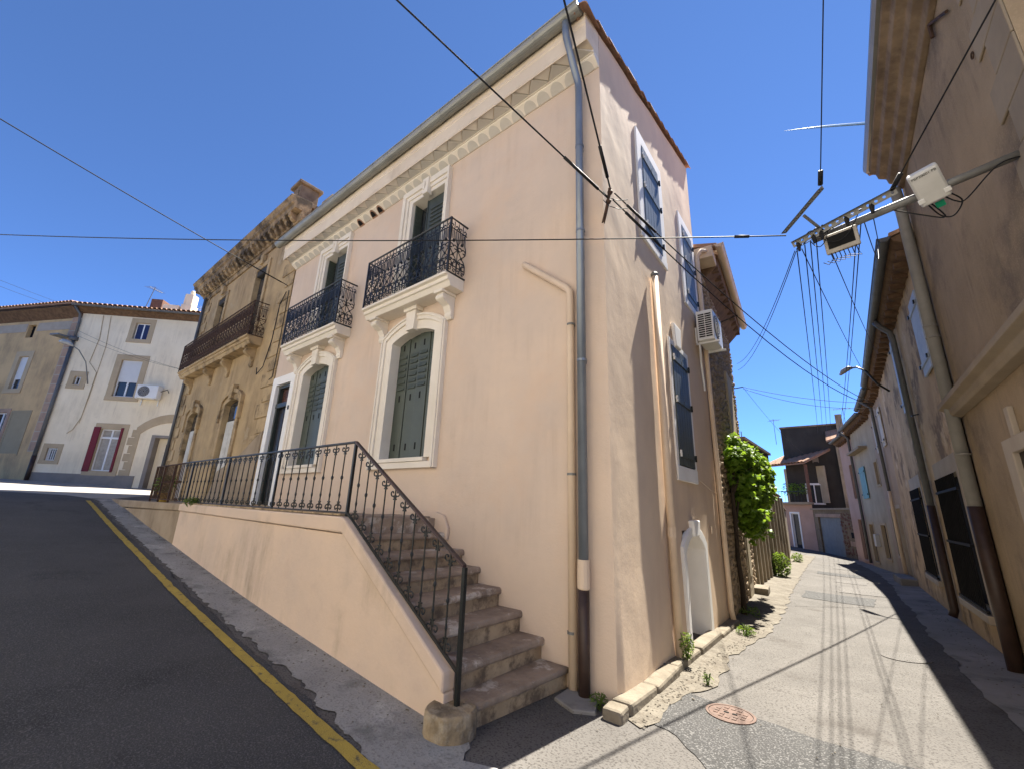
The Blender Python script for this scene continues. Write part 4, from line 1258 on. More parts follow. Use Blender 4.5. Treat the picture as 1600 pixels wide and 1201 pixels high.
# tiled eave
mb = MB(FW)
mb.profile([(-3.0, 11.45), (.42, 10.52), (.42, 10.58), (-3.0, 11.53)], -.1, 8.6)
rf = mb.build('roof', 'clay_tile', wh)
MB(FW).profile([(0, 10.25), (.30, 10.40), (.36, 10.50), (0, 10.55)], -.05, 8.6).build('eave', 'wood_soffit', wh)
rt = canal_tile(.8, .11, .10).mesh('eave_tile')
ang = math.atan2(FW.d.y, FW.d.x)
for k in range(30):
    pnt = FW((-.05 + k * .23, .46, 10.58))
    link('eave_tile', rt, 'clay_tile', rf, pnt, rot=(math.atan(.272), 0, ang))
gutter(wh, FW((-.1, .5, 10.52)), FW((6.5, .5, 10.50)), .07, 'grey_pipe', joints=1.2)
MB(FW).tube([(.0, .45, 10.45), (.06, .12, 10.15), (.1, .08, 9.8), (.12, .08, 8.9)], .055, 8).build('downpipe', 'grey_pipe', wh, smooth=True)
MB(FW).box(-.02, .26, .0, .2, 8.75, 8.95).tube([(.12, .08, 8.9), (.12, .08, 3.1)], .075, 8).build('downpipe', 'grey_pipe', wh, smooth=True)
MB(FW).tube([(.12, .08, 3.12), (.12, .08, 1.9)], .085, 8).build('cast_iron_shoe', 'cast_iron_brown', wh, smooth=True)
m = MB(FW).tube([(1.05, .02, 10.2), (1.2, .02, 9), (1.1, .02, 7.7), (1.55, .02, 7.2), (1.5, .02, 5.0), (1.3, .02, 4.4), (1.1, .02, 4.2)], .014, 5)
m.build('wall_cable', 'taupe_trim', wh)
MB(FW).tube([(1.4, .02, 10.2), (1.6, .02, 8.6), (1.56, .02, 6.0), (1.48, .02, 4.7)], .012, 5).build('wall_cable', 'taupe_trim', wh)
ch = MB(FW).box(1.75, 2.35, -2.4, -1.7, 10.7, 12.1).build('chimney', 'brick_chimney', wh, bevel=.02)
c2 = MB(FW).box(2.55, 3.35, -2.2, -1.5, 10.7, 11.75).build('chimney', 'cream_house', wh, bevel=.02)
MB(FW).box(3.40, 3.95, -2.2, -1.6, 10.7, 11.9).box(3.45, 3.90, -2.15, -1.65, 11.9, 12.55).lathe((3.67, -1.9, 12.55), [(.12, 0), (.12, .22), (.09, .3)], 8).build('chimney', 'cream_house', wh, bevel=.03)
def antenna(label, base, h, ang, n=7, L=.9, w=.55, lean=(0, 0)):
    a = thing('television_antenna', label, 'antenna', base)
    b = Vector(base)
    top = b + Vector((lean[0], lean[1], h))
    MB().tube([b, top], .018, 6).build('mast', 'galvanised', a)
    d = Vector((math.cos(ang), math.sin(ang), .1)); s = Vector((-math.sin(ang), math.cos(ang), 0))
    q = top - Vector((0, 0, .12))
    MB().tube([q - d * L * .4, q + d * L * .6], .012, 5).build('boom', 'galvanised', a)
    me = None
    for k in range(n):
        t = -.4 + k / (n - 1)
        c = q + d * L * t
        ww = w * (1 - .5 * k / n) / 2
        MB().tube([c - s * ww, c + s * ww], .008, 5).build('element', 'galvanised', a)
    return a
antenna('rake-like aerial on tilted mast beside the brick chimney of the cream house', FW((1.7, -1.4, 10.9)), 1.75, 2.3, lean=(.25, .2))
antenna('small thin aerial above the cream house roof, near the ochre house', FW((4.75, -1.5, 10.9)), .9, .6, w=.7)
def ac_unit(fr, label, s0, s1, o0, o1, z0, z1, side_grille=False):
    a = thing('air_conditioner', label, 'air conditioner', fr((s0, o0, z0)))
    MB(fr).box(s0, s1, o0, o1, z0, z1).build('casing', 'ac_white', a, bevel=.02)
    h = z1 - z0
    cs = s0 + (s1 - s0) * .36
    vs = [(cs + h * .40 * math.cos(t), o1 + .001, (z0 + z1) / 2 + h * .40 * math.sin(t)) for t in [2 * PI * k / 20 for k in range(20)]]
    MB(fr).prism(vs, (0, .01, 0)).build('fan_grille', 'grey_fan', a)
    for k in range(4):
        rr = h * (.09 + .085 * k)
        MB(fr).tube([(cs + rr * math.cos(2 * PI * q / 20), o1 + .014, (z0 + z1) / 2 + rr * math.sin(2 * PI * q / 20)) for q in range(21)], .004, 4, cap=False).build('guard_ring', 'ac_white', a)
    if side_grille:
        # louvred end panel of the casing, seen along the street
        for c in range(2):
            for k in range(11):
                z = z0 + .06 + (h - .12) * k / 11
                b0 = o0 + .04 + c * (o1 - o0 - .06) / 2
                MB(fr).box(b0 * 0 + s0 - .004, s0 + .002, b0, b0 + (o1 - o0) * .36, z, z + .028).build('louvre', 'dark_slot', a)
    for s in (s0 + .1, s1 - .1):
        MB(fr).box(s - .02, s + .02, 0.02, o1 + .06, z0 - .045, z0 - .005).box(s - .02, s + .02, 0.02, .05, z0 - .3 if not side_grille else z0 - .04, z0 + .32).build('wall_bracket', 'ac_white', a)
    return a
ac_unit(FW, 'white air conditioner on cream house wall beside its shuttered window', 3.82, 4.78, .08, .42, 6.02, 6.66)
MB(FW).tube([(4.78, .2, 6.4), (5.0, .1, 6.55), (5.05, .04, 6.4)], .02, 5).build('wall_cable', 'cable_black', wh)
a2 = ac_unit(FS, 'white air conditioner on brackets at the end of the peach side wall', 4.08, 4.86, .07, .38, 4.80, 5.42, True)
MB(FS).tube([(4.1, .1, 4.75), (4.3, .05, 4.4), (4.45, .04, 3.9)], .02, 6).build('drain_hose', 'ac_white', a2)
lamp = thing('street_lamp', 'round headed street lamp on curved arm on the cream house wall', 'lamp', FW((1.3, 0, 6.9)))
MB(FW).tube([(1.32, .03, 6.6), (1.3, .12, 6.9), (1.25, .4, 7.6), (1.0, .65, 8.1), (.72, .8, 8.3)], .022, 6).build('arm', 'galvanised', lamp, smooth=True)
MB(FW).tube([(.80, .77, 8.25), (.62, .84, 8.37), (.42, .9, 8.42), (.28, .92, 8.40)], [.04, .11, .13, .05], 10).build('lamp_head', 'lamp_glass', lamp, smooth=True)

# ================================================================== beige house at the picture's edge
FB = Frame((-32.6, -5.25), (-27.6, -2.7))
be = thing('beige_house', 'dull beige house with pink quoins and blank panel left of the cream house', 'house', (-30, -4, 2))
bo = [(2.27, 2.79, 9.08, 9.78), (2.42, 3.08, 6.36, 8.04), (2.2, 3.0, 3.3, 5.17)]
wall(FB, -4, 5.6, 1.2, 10.2, bo, depth=.2).build('wall', 'beige_house', be)
P = [FB((s, o, 0))[:2] for s, o in ((-4, -.3), (5.58, -.3), (5.58, -7), (-4, -7))]
body(be, P, 1.2, 10.2, 'beige_house')
MB(FB).box(2.27, 2.79, -.2, -.17, 9.08, 9.78).build('attic_opening', 'dark_slot', be)
MB(FB).box(-4, 2.2, 0, .02, 9.40, 9.85).box(2.95, 5.2, 0, .02, 9.40, 9.85).build('string_band', 'pale_band', be)
framed_window(FB, be, *bo[1], .28, 'taupe_trim', roller=6.86, panes=1)
framed_window(FB, be, *bo[2], .2, 'quoin_pink', panes=2)
MB(FB).ring(arch_path(3.36, 4.5, 3.2, 5.16, 0, 2), arch_path(3.26, 4.6, 3.1, 5.26, 0, 2), 0, .02).box(3.36, 4.5, 0, .008, 3.2, 5.16).build('blocked_window', 'grey_panel', be)
z = 3.35
while z < 10:
    MB(FB).box(5.22, 5.60, 0, .03, z, z + .40).build('quoin', 'quoin_pink', be, bevel=.01)
    z += .46
MB(FB).box(5.16, 5.60, 0, .012, 3.3, 10.1).build('quoin_band', 'pale_band', be)
MB(FB).profile([(0, 10.0), (.35, 10.3), (.5, 10.42), (-.5, 10.6), (-.5, 10.0)], -4, 5.7).build('eave', 'wood_soffit', be)
rf = MB(FB).profile([(-3.0, 11.5), (.50, 10.56), (.50, 10.62), (-3.0, 11.6)], -4, 5.75).build('roof', 'clay_tile', be)
angb = math.atan2(FB.d.y, FB.d.x)
for k in range(32):
    link('eave_tile', rt, 'clay_tile', rf, FB((-1.6 + k * .23, .52, 10.62)), rot=(math.atan(.27), 0, angb))
MB(FB).box(4.95, 5.5, .0, .55, 8.88, 8.96).build('street_sign_bracket', 'galvanised', be)
body(be, [(-27.9, -2.6), (-27.55, -2.55), (-27.7, -1.5), (-28.2, -1.8)], 1.2, 10.2, 'cream_house', 'party_wall')

# ================================================================== rubble stone house beyond the corner house
FT = Frame((-.17, 4.86), (-.70, 9.85))
stn = thing('stone_house', 'narrow rubble stone house with beige gutter beyond the peach corner house', 'house', (-.5, 7.3, -.2))
mb = wall(FT, 0, 5.0, -.7, 7.0, [(2.9, 3.7, 3.6, 5.1)], depth=.2)
mb.build('wall', 'rubble_wall', stn)
P = [FT((s, o, 0))[:2] for s, o in ((0.02, -.25), (5.0, -.25), (5.0, -6), (0.02, -6))]
body(stn, P, -.7, 7.0, 'rubble_wall')
# rubble facing: rough stones standing proud of the mortar
ico = bmesh.new(); bmesh.ops.create_icosphere(ico, subdivisions=1, radius=1.0)
IV = [v.co.copy() for v in ico.verts]; IF = [tuple(v.index for v in f.verts) for f in ico.faces]
ico.free()
def rubble(fr, parent, s0, s1, z0, z1, dens, rmin, rmax, holes=(), seed=1, mat='rubble_stone'):
    r = random.Random(seed)
    m = MB(fr)
    placed = []
    tries = int((s1 - s0) * (z1 - z0) * dens * 6)
    for _ in range(tries):
        s, z, q = r.uniform(s0, s1), r.uniform(z0, z1), r.uniform(rmin, rmax)
        if any(h[0] - q < s < h[1] + q and h[2] - q < z < h[3] + q for h in holes):
            continue
        if any(abs(s - p[0]) < (q + p[2]) * .8 and abs(z - p[1]) < (q + p[2]) * .62 for p in placed):
            continue
        placed.append((s, z, q))
        ax, az, ao = q * r.uniform(.85, 1.25), q * r.uniform(.55, .9), r.uniform(.025, .06)
        rot = r.uniform(-.3, .3)
        vs = []
        for v in IV:
            k = 1 + r.uniform(-.16, .16)
            x, zz = v.x * ax * k, v.z * az * k
            vs.append((s + x * math.cos(rot) - zz * math.sin(rot), v.y * ao * k, z + x * math.sin(rot) + zz * math.cos(rot)))
        m.add(vs, IF)
    o = m.build('rubble_stones', mat, parent)
    o['kind'] = 'stuff'
    return o
rubble(FT, stn, .1, 4.95, -.3, 6.8, 90, .05, .12, [(2.7, 3.9, 3.4, 5.3)])
w = MB(FT).ring(arch_path(2.9, 3.7, 3.6, 5.1, 0, 2), arch_path(2.78, 3.82, 3.6, 5.22, 0, 2), -.2, .06).box(2.76, 3.84, -.1, .12, 3.48, 3.598).build('window', 'taupe_trim', stn)
for a, b in ((2.92, 3.30), (3.31, 3.68)):
    MB(FT).box(a, b, .03, .06, 3.62, 5.08).build('shutter', 'taupe_trim', w, bevel=.004)
MB(FT).box(.0, .5, -.3, .33, 7.02, 7.3).build('gable_cap', 'pvc_beige', stn, bevel=.02)
MB(FT).profile([(0, 6.72), (.34, 7.08), (.36, 7.2), (-2, 7.75), (-2, 6.72)], .52, 5.0).build('eave', 'wood_soffit', stn)
for k in range(11):
    MB(FT).box(.6 + k * .42, .68 + k * .42, .0, .35, 6.94, 7.05).build('rafter', 'wood_soffit', stn)
MB(FT).profile([(-3, 8.1), (.42, 7.24), (.42, 7.32), (-3, 8.2)], .02, 5.05).build('roof', 'clay_tile', stn)
gutter(stn, FT((.0, .46, 7.28)), FT((5.1, .46, 7.26)), .085, 'pvc_beige', joints=.6)
MB(FT).tube([(5.0, .0, 5.3), (5.0, .25, 5.32)], .015, 6).build('cable_hook', 'iron', stn)
MB(FT).tube([(1.7, .02, 6.1), (1.7, .55, 6.25)], .014, 6).build('cable_hook', 'iron', stn)
# bricked base with a doorway beside the vine
MB(FT).box(3.05, 3.9, .0, .05, -.35, 1.75).build('old_door', 'streaked_wall', stn, bevel=.01)
MB(FT).box(3.2, 3.75, .05, .07, .2, 1.3).build('door_panel', 'grey_panel', stn)
MB(FT).box(3.9, 4.6, .0, .35, -.6, -.12).build('doorstep', 'kerb_stone', stn, bevel=.03)

# climbing vine
vine = thing('climbing_vine', 'bushy green vine hanging from the stone house wall above the street', 'vine', FT((1.3, .1, -.2)))
m = MB(FT)
m.tube([(.9, .10, -.35), (.95, .12, .2), (.88, .10, .8), (.98, .11, 1.4), (.92, .12, 2.0), (1.1, .16, 2.5), (1.6, .25, 2.9)], [.05, .045, .04, .042, .036, .03, .018], 8)
m.tube([(.95, .11, 1.4), (1.3, .2, 2.0), (1.9, .3, 2.5), (2.6, .35, 2.8)], [.03, .025, .02, .012], 6)
m.tube([(.92, .12, 2.0), (1.0, .3, 2.4), (1.4, .5, 2.6)], [.03, .02, .01], 6)
m.build('trunk', 'bark', vine, smooth=True)
vb = []
def vblob(s, o, z, a, b, c):
    q = FT((s, o, z)); vb.append((q[0], q[1], q[2], b, a, c))
for s, o, z, a, b, c in [(.95, .22, 2.75, .3, .20, .28), (1.35, .28, 2.85, .4, .26, .35), (1.9, .34, 2.75, .5, .32, .36), (2.6, .42, 2.75, .55, .36, .32), (3.3, .48, 2.6, .5, .36, .3),
                         (1.2, .24, 2.35, .35, .22, .35), (1.7, .32, 2.2, .5, .28, .4), (2.3, .38, 2.1, .5, .32, .4), (3.0, .46, 2.15, .5, .34, .38), (3.7, .52, 2.3, .4, .30, .25),
                         (1.4, .26, 1.75, .3, .2, .3), (1.9, .3, 1.55, .4, .24, .4), (2.4, .34, 1.5, .4, .24, .35), (2.0, .28, 1.2, .16, .12, .22),
                         (4.1, .55, 2.5, .3, .2, .15), (4.3, .5, 1.7, .35, .10, .08), (1.25, .2, 3.2, .2, .14, .15), (2.2, .36, 3.1, .25, .2, .14)]:
    vblob(s, o, z, a, b, c)
rv = random.Random(9)
for k in range(16):                                    # stray shoots
    s0, z0 = rv.uniform(.9, 4.0), rv.uniform(1.2, 3.1)
    for q in range(3):
        vblob(s0 + .08 * q * rv.uniform(-1, 1.4), .45 + .10 * q, z0 + .07 * q * rv.uniform(-1, 1.2), .07, .06, .06)
foliage('leaves', vb, 5600, .11, 'vine_leaf', vine, 3)

# garden walls beyond
def simple_wall(name, label, P, Q, z0, z1a, z1b, mat, thick=.3, coping=True):
    fr = Frame(P, Q)
    t = thing(name, label, 'wall', (P[0], P[1], z0))
    n = 10
    L = fr.len
    vs, fs = [], []
    prof = []
    for k in range(n + 1):
        u = k / n
        zt = z1a + (z1b - z1a) * u + noise.noise(Vector((u * 7, P[1], 1))) * .05
        for o, z in ((0.0, z0), (0.0, zt), (-thick, zt), (-thick, z0)):
            vs.append((L * u, o + noise.noise(Vector((u * 5, z, P[1]))) * .02, z))
    for k in range(n):
        for j in range(4):
            fs.append((k * 4 + j, k * 4 + (j + 1) % 4, k * 4 + 4 + (j + 1) % 4, k * 4 + 4 + j))
    fs += [(0, 1, 2, 3), (n * 4, n * 4 + 1, n * 4 + 2, n * 4 + 3)]
    MB(fr).add(vs, fs).build('wall_face', mat, t)
    if coping:
        for k in range(int(L / .5)):
            a = k * .5
            u = a / L
            zt = z1a + (z1b - z1a) * u
            MB(fr).box(a + .01, a + .49, -thick - .03, .05, zt + .03, zt + .10).build('coping_stone', 'cornice_stone', t, bevel=.02)
    return t, fr
gw1, fg1 = simple_wall('garden_wall', 'rendered garden wall with dark streaks behind the vine', (-.72, 9.86), (-.86, 13.2), -.8, 2.3, 2.2, 'streaked_wall', coping=False)
for k in range(5):
    MB(fg1).box(.2 + k * .66, .34 + k * .66, 0.02, .09, -.5, 2.2).build('pier', 'streaked_wall', gw1, bevel=.02)
gw2, fg2 = simple_wall('garden_wall', 'lower stained garden wall with buttresses, further along from the vine', (-.88, 13.25), (-1.15, 19.5), -.8, 2.6, 2.4, 'streaked_wall')
for k in range(6):
    MB(fg2).box(.4 + k * 1.0, .6 + k * 1.0, 0.02, .12, -.5, 2.4).build('pier', 'streaked_wall', gw2, bevel=.02)
gw3, fg3 = simple_wall('garden_wall', 'sunlit garden wall end nearest the pink house', (-1.16, 19.55), (-2.2, 28.5), -.9, 2.0, 1.9, 'streaked_wall')
# dark outbuilding above the garden walls
ob = thing('outbuilding', 'dark flat roofed outbuilding showing above the vine', 'building', (-2.5, 17, 0))
MB().box(-4.6, -1.5, 14.5, 20, -.6, 4.45).build('wall', 'dark_render', ob, bevel=.02)
MB().box(-4.7, -1.4, 14.4, 20.1, 4.452, 4.56).build('roof_edge', 'cornice_stone', ob)
for i, (s, z1) in enumerate(((.4, 4.6), (.85, 4.3))):
    q = fg1((s + 1.2, -.2, 0))
    t = thing('garden_stake', ('taller' if i == 0 else 'shorter') + ' thin metal stake rising behind the vine', 'stake', (q[0], q[1], 2.0))
    MB().tube([(q[0], q[1], 2.0), (q[0] - .02, q[1], z1)], .014, 6).lathe((q[0] - .02, q[1], z1), [(.014, 0), (.02, .02), (.005, .04)], 6).build('rod', 'galvanised', t)
def weed(label, pos, r, h, n, seed, size=.09):
    t = thing('weed_clump', label, 'weed', pos)
    m = MB()
    rr = random.Random(seed)
    for k in range(7):
        a = rr.uniform(0, 2 * PI)
        m.tube([(pos[0], pos[1], pos[2] - .03), (pos[0] + .4 * r * math.cos(a), pos[1] + .4 * r * math.sin(a), pos[2] + h * .6), (pos[0] + .7 * r * math.cos(a), pos[1] + .7 * r * math.sin(a), pos[2] + h)], .004, 4)
    m.build('stems', 'weed_leaf', t)['kind'] = 'stuff'
    foliage('leaves', [(pos[0], pos[1], pos[2] + h * .5, r, r, h * .55)], n, size, 'weed_leaf', t, seed, lobed=False)
def at(x, y, dz=0.0):
    return (x, y, zg(x, y) + dz)
weed('large weed clump at the foot of the buttressed garden wall', at(-.62, 13.6), .30, .75, 420, 1, .13)
weed('weed tuft further along by the sunlit garden wall', at(-.95, 20.5), .25, .4, 140, 2, .13)
weed('green weed at the foot of the side wall waste pipe', at(.09, 1.66, .1), .09, .26, 170, 3, .055)
weed('small weed between stair foot and house corner', at(-.12, -.14, .0), .09, .10, 70, 4, .05)
weed('tiny weed in the earth gutter by the kerb', at(.42, 1.25, .0), .05, .12, 26, 5, .05)
weed('grassy weed in the gutter before the vine', at(.22, 4.05, .0), .14, .14, 90, 6, .07)
weed('weed growing at the root of the vine', FT((.95, .2, -.32)), .2, .25, 90, 7, .09)
weed('tuft of grass on the coping below the black railing', (-7.9, -1.44, 1.42), .13, .14, 80, 8, .08)

# ================================================================== houses on the right-hand side of the lane
FR = Frame((3.375, 0), d=(-.038, .99928))
nr = thing('brown_house', 'tall brown rendered house with stone cornice at the right edge', 'house', (3.4, 2, 0))
yc = -.05
mb = wall(FR, yc, 4.42, -.6, 7.2, [], step=.5)
mb.add([FI for FI in [(yc, 0, -.6), (yc, -6, -.6), (yc, -6, 7.2), (yc, 0, 7.2)]], [(0, 1, 2, 3)])
mb.add([FI for FI in [(4.42, 0, -.6), (4.42, -6, -.6), (4.42, -6, 7.6), (4.42, 0, 7.6)]], [(0, 1, 2, 3)])
mb.build('wall', 'brown_render', nr)
m = MB(FR)
m.profile([(0, 6.78), (.06, 6.80), (.08, 6.9), (.16, 6.95), (.18, 7.05), (.27, 7.1), (.29, 7.2), (.36, 7.24), (.36, 7.32), (0, 7.36)], yc - .3, 4.30)
m.build('cornice', 'cornice_stone', nr, bevel=.01)
m = MB(FR).profile([(-.3, 7.362), (.35, 7.325), (.38, 7.40), (-6, 9.0), (-6, 7.362)], yc - .4, 4.45)
m.build('roof', 'clay_tile', nr)
MB(FR).profile([(.352, 7.30), (.40, 7.30), (.43, 7.36), (.43, 7.42), (.352, 7.42)], yc - .4, 4.32).build('gutter', 'zinc', nr)
m = MB(FR)
m.profile([(0, 3.02), (.10, 3.04), (.12, 3.08), (.12, 3.14), (.19, 3.18), (.19, 3.25), (0, 3.30)], yc, 4.62)
m.build('string_course', 'quoin_grey', nr, bevel=.008)
z = -.4
k = 0
while z < 6.7:
    w = .62 if k % 2 else .42
    MB(FR).box(yc - .001, yc + w, -.0, .02, z, z + .34).build('quoin', 'quoin_grey', nr, bevel=.01)
    z += .345; k += 1
m = MB(FR).tube([(1.25, .03, 7.0), (1.28, .03, 6.62)], .018, 6).tube([(1.27, .03, 6.80), (.78, .03, 6.38)], .016, 6)
m.build('wall_anchor', 'iron_rusty', nr)
MB(FR).tube([(.62 + .03 * math.cos(a), .02 + .0 * a, 5.62 + .03 * math.sin(a)) for a in [2 * PI * q / 10 for q in range(11)]], .006, 5).build('wall_ring', 'iron_rusty', nr)
# stone door surround just entering the picture
m = MB(FR).ring(arch_path(1.2, 2.45, -.4, 2.3, 0, 2), arch_path(.95, 2.72, -.4, 2.45, 0, 2), -.2, .06).box(2.28, 2.40, .0, .05, 2.45, 2.75)
dsr = m.build('door_surround', 'pale_band', nr, bevel=.01)
MB(FR).box(1.2, 2.45, 0.002, .012, -.4, 2.3).build('door_leaf', 'old_wood', dsr)
MB(FR).tube([(4.28, .11, 6.82), (4.33, .09, 6.6), (4.45, .085, 1.8)], .075, 12).build('downpipe', 'pipe_pale', nr, smooth=True)
for z in (6.5, 4.4, 4.22, 2.5):
    MB(FR).tube([(4.38, .088, z), (4.38, .088, z + .02)], .084, 12).build('pipe_collar', 'pipe_pale', nr)
MB(FR).tube([(4.45, .085, 1.82), (4.45, .085, -.25)], .085, 12).build('cast_iron_shoe', 'cast_iron_brown', nr, smooth=True)

def eaved_house(name, label, fr, L, zb, zt, mat, opens, ov=.30, gut='grey_pipe', roofz=.35, s_start=0.0, slats=True):
    t = thing(name, label, 'house', fr((L / 2, 0, zb + .4)))
    wall(fr, s_start, L, zb, zt, opens, depth=.18).build('wall', mat, t)
    P = [fr((s, o, 0))[:2] for s, o in ((s_start, -.25), (L, -.25), (L, -6), (s_start, -6))]
    body(t, P, zb, zt, mat)
    MB(fr).profile([(0, zt - .06), (ov - .06, zt + .10), (ov - .03, zt + .16), (-3, zt + 1.0), (-3, zt - .06)], s_start, L).build('eave', 'wood_soffit', t)
    if slats:
        n = int((L - s_start) / .45)
        for k in range(n):
            s = s_start + .2 + k * .45
            MB(fr).box(s, s + .09, .0, ov - .08, zt - .10, zt + .0).build('rafter', 'wood_soffit', t)
    MB(fr).profile([(-3, zt + 1.05), (ov - .02, zt + .19), (ov - .02, zt + .26), (-3, zt + 1.12)], s_start, L).build('roof', 'clay_tile', t)
    gutter(t, fr((s_start, ov + .05, zt + .20)), fr((L, ov + .05, zt + .20)), .085, gut, joints=.55)
    return t
FR2 = Frame(FR((4.5, 0, 0))[:2], d=(-.038, .99928))
r2o = [(.72, 1.45, 4.04, 5.36), (3.98 + .1, 4.85, 4.05, 5.75), (1.05, 2.92, .34, 2.38), (5.35, 7.12, .36, 2.38)]
n2 = eaved_house('stained_house', 'tan house with dark stains, pale blue shutters and two tall grilles', FR2, 10.35, -.6, 5.92, 'stained_render', r2o)
def plank_shutter(fr, parent, s0, s1, z0, z1, mat):
    sh = None
    n = 4
    root = MB(fr)
    w = (s1 - s0) / n
    for k in range(n):
        root.box(s0 + k * w + .004, s0 + (k + 1) * w - .004, .02, .05, z0, z1)
    for z in (z0 + .15, z1 - .25):
        root.box(s0 - .02, s1 + .02, .05, .07, z, z + .07)
    sh = root.build('shutter', mat, parent, bevel=.004)
    for z in (z0 + .18, z1 - .22):
        for s in (s0, s1):
            MB(fr).box(s - .03, s + .03, .07, .09, z - .03, z + .03).build('hinge', 'iron', sh)
    return sh
plank_shutter(FR2, n2, .70, 1.47, 4.02, 5.38, 'pale_blue_shutter')
plank_shutter(FR2, n2, 4.06, 4.87, 4.03, 5.77, 'pale_blue_shutter')
def grille(fr, parent, s0, s1, z0, z1):
    g = MB(fr).ring(arch_path(s0, s1, z0, z1, 0, 2), arch_path(s0 - .16, s1 + .16, z0, z1 + .28, 0, 2), -.17, .015).build('window', 'pale_band', parent)
    MB(fr).box(s0, s1, -.18, -.15, z0, z1).build('backing', 'dark_slot', g)
    n = 13
    for k in range(n):
        s = s0 + (s1 - s0) * (k + .5) / n
        MB(fr).tube([(s, .05, z0 + .02), (s, .05, z1 - .02)], .012, 5).build('bar', 'metal_grille_dark', g)
    m = MB(fr)
    for z in (z0 + .02, (z0 + z1) / 2 - .1, z1 - .28):
        m = MB(fr).box(s0 - .05, s1 + .05, .03, .07, z, z + .04)
        m.build('cross_bar', 'metal_grille_dark', g)
    MB(fr).box(s0 - .12, s1 + .12, -.1, .08, z0 - .12, z0 - .002).build('sill', 'pale_band', g, bevel=.01)
grille(FR2, n2, *r2o[2]); grille(FR2, n2, *r2o[3])
MB(FR2).tube([(3.72, .34, 6.0), (3.70, .26, 5.85), (3.72, .12, 5.7), (3.74, .09, 5.45), (3.74, .085, 1.9)], .06, 10).build('downpipe', 'grey_pipe', n2, smooth=True)
MB(FR2).tube([(3.74, .085, 1.92), (3.74, .085, .0), (3.74, .13, -.12)], .068, 10).build('cast_iron_shoe', 'cast_iron_brown', n2, smooth=True)
MB(FR2).tube([(3.3, .0, 3.72), (3.3, .12, 3.70), (3.15, .12, 3.66)], .012, 5).build('shutter_hook', 'iron', n2)
for k, (s, z) in enumerate(((.3, 1.9), (.35, 2.6))):
    MB(FR2).box(s, s + .28, .0, .02, z, z + .02).build('iron_tie', 'iron_rusty', n2)

FR3 = Frame((2.81, 14.85), (2.5, 18.8))
r3o = [(.35, 1.0, 4.1, 5.4), (2.2, 2.8, 4.1, 5.3), (.5, 1.35, -.3, 2.0), (2.1, 2.9, .4, 2.0)]
n3 = eaved_house('pale_pink_house', 'pale pinkish rendered house past the stained house with doorstep', FR3, 3.97, -.7, 5.85, 'pink_pale_render', r3o, ov=.30)
plank_shutter(FR3, n3, .33, 1.02, 4.08, 5.42, 'old_white_paint'); plank_shutter(FR3, n3, 2.18, 2.82, 4.08, 5.32, 'old_white_paint')
for a in r3o[2:]:
    framed_window(FR3, n3, *a, .12, 'pale_band', panes=1, frame='taupe_trim', name='window')
MB(FR3).box(-.1, 1.6, .0, .42, -.5, -.12).build('doorstep', 'pavement_concrete', n3, bevel=.02)
MB(FR3).tube([(1.5, .43, 5.9), (1.5, .12, 5.6), (1.5, .08, 2.5)], .05, 8).build('downpipe', 'grey_pipe', n3, smooth=True)
MB(FR3).tube([(1.5, .08, 2.6), (1.5, .08, 2.3), (1.5, .08, -.3)], .055, 8).build('pipe_shoe', 'pvc_beige', n3, smooth=True)
FR4 = Frame((2.5, 18.85), (1.72, 23.3))
r4o = [(2.5, 3.6, 2.55, 3.92), (.1, .6, 3.0, 3.9), (.7, 1.5, .1, 1.4), (3.0, 3.8, -.2, 1.4)]
n4 = eaved_house('turquoise_shutter_house', 'cream house with a turquoise shutter down the lane', FR4, 4.5, -.7, 5.75, 'cream_pale_render', r4o, ov=.30)
plank_shutter(FR4, n4, 2.48, 3.62, 2.53, 3.94, 'turquoise_shutter')
for a in (r4o[1], r4o[2], r4o[3]):
    framed_window(FR4, n4, *a, .1, 'taupe_trim', panes=1, frame='old_wood')
MB(FR4).box(1.3, 4.3, .0, .3, 4.62, 4.72).build('ledge', 'quoin_grey', n4)
MB(FR4).tube([(4.5, .43, 5.85), (4.5, .1, 5.55), (4.5, .08, -.35)], .06, 8).build('downpipe', 'grey_pipe', n4, smooth=True)
MB(FR4).box(2.2, 2.6, .0, .14, .5, 1.0).build('meter_box', 'box_white', n4, bevel=.01)
FR5 = Frame((1.72, 23.35), (1.1, 26.4))
n5 = eaved_house('salmon_house', 'narrow salmon pink house last on the right of the lane', FR5, 3.1, -.8, 5.55, 'pink_house', [(.6, 1.3, 2.6, 4.3), (.7, 1.5, -.3, 1.6)], ov=.30)
framed_window(FR5, n5, .6, 1.3, 2.6, 4.3, .08, 'pink_house', panes=1, frame='old_wood')
framed_window(FR5, n5, .7, 1.5, -.3, 1.6, .08, 'pink_house', panes=1, frame='old_wood')

# ---- closing the lane
FG = Frame((1.45, 26.45), (-1.0, 31.4))
gar = thing('stone_garage', 'low stone garage with grey door closing the lane', 'garage', (.2, 29, -.5))
wall(FG, -.2, 5.52, -1, 2.1, [(2.1, 4.95, -.6, 1.65)], depth=.2).build('wall', 'rubble_wall', gar)
rubble(FG, gar, .1, 2.0, -.3, 1.9, 40, .07, .16, [(.35, 1.4, .1, .95)], seed=4, mat='brick_chimney')
MB(FG).box(1.9, 5.2, .0, .04, 1.66, 1.86).build('lintel', 'quoin_pink', gar)
m = MB(FG)
for k in range(8):
    a = 2.1 + k * 2.85 / 8
    MB(FG).box(a + .006, a + 2.85 / 8 - .006, -.14, -.1, -.6, 1.65).build('door_plank', 'garage_grey', gar)
MB(FG).box(-.3, 5.6, -5, .15, 2.1, 2.2).build('roof_slab', 'quoin_grey', gar)
MB(FG).box(.5, 1.1, .0, .02, .58, .88).build('vent', 'dark_slot', gar)
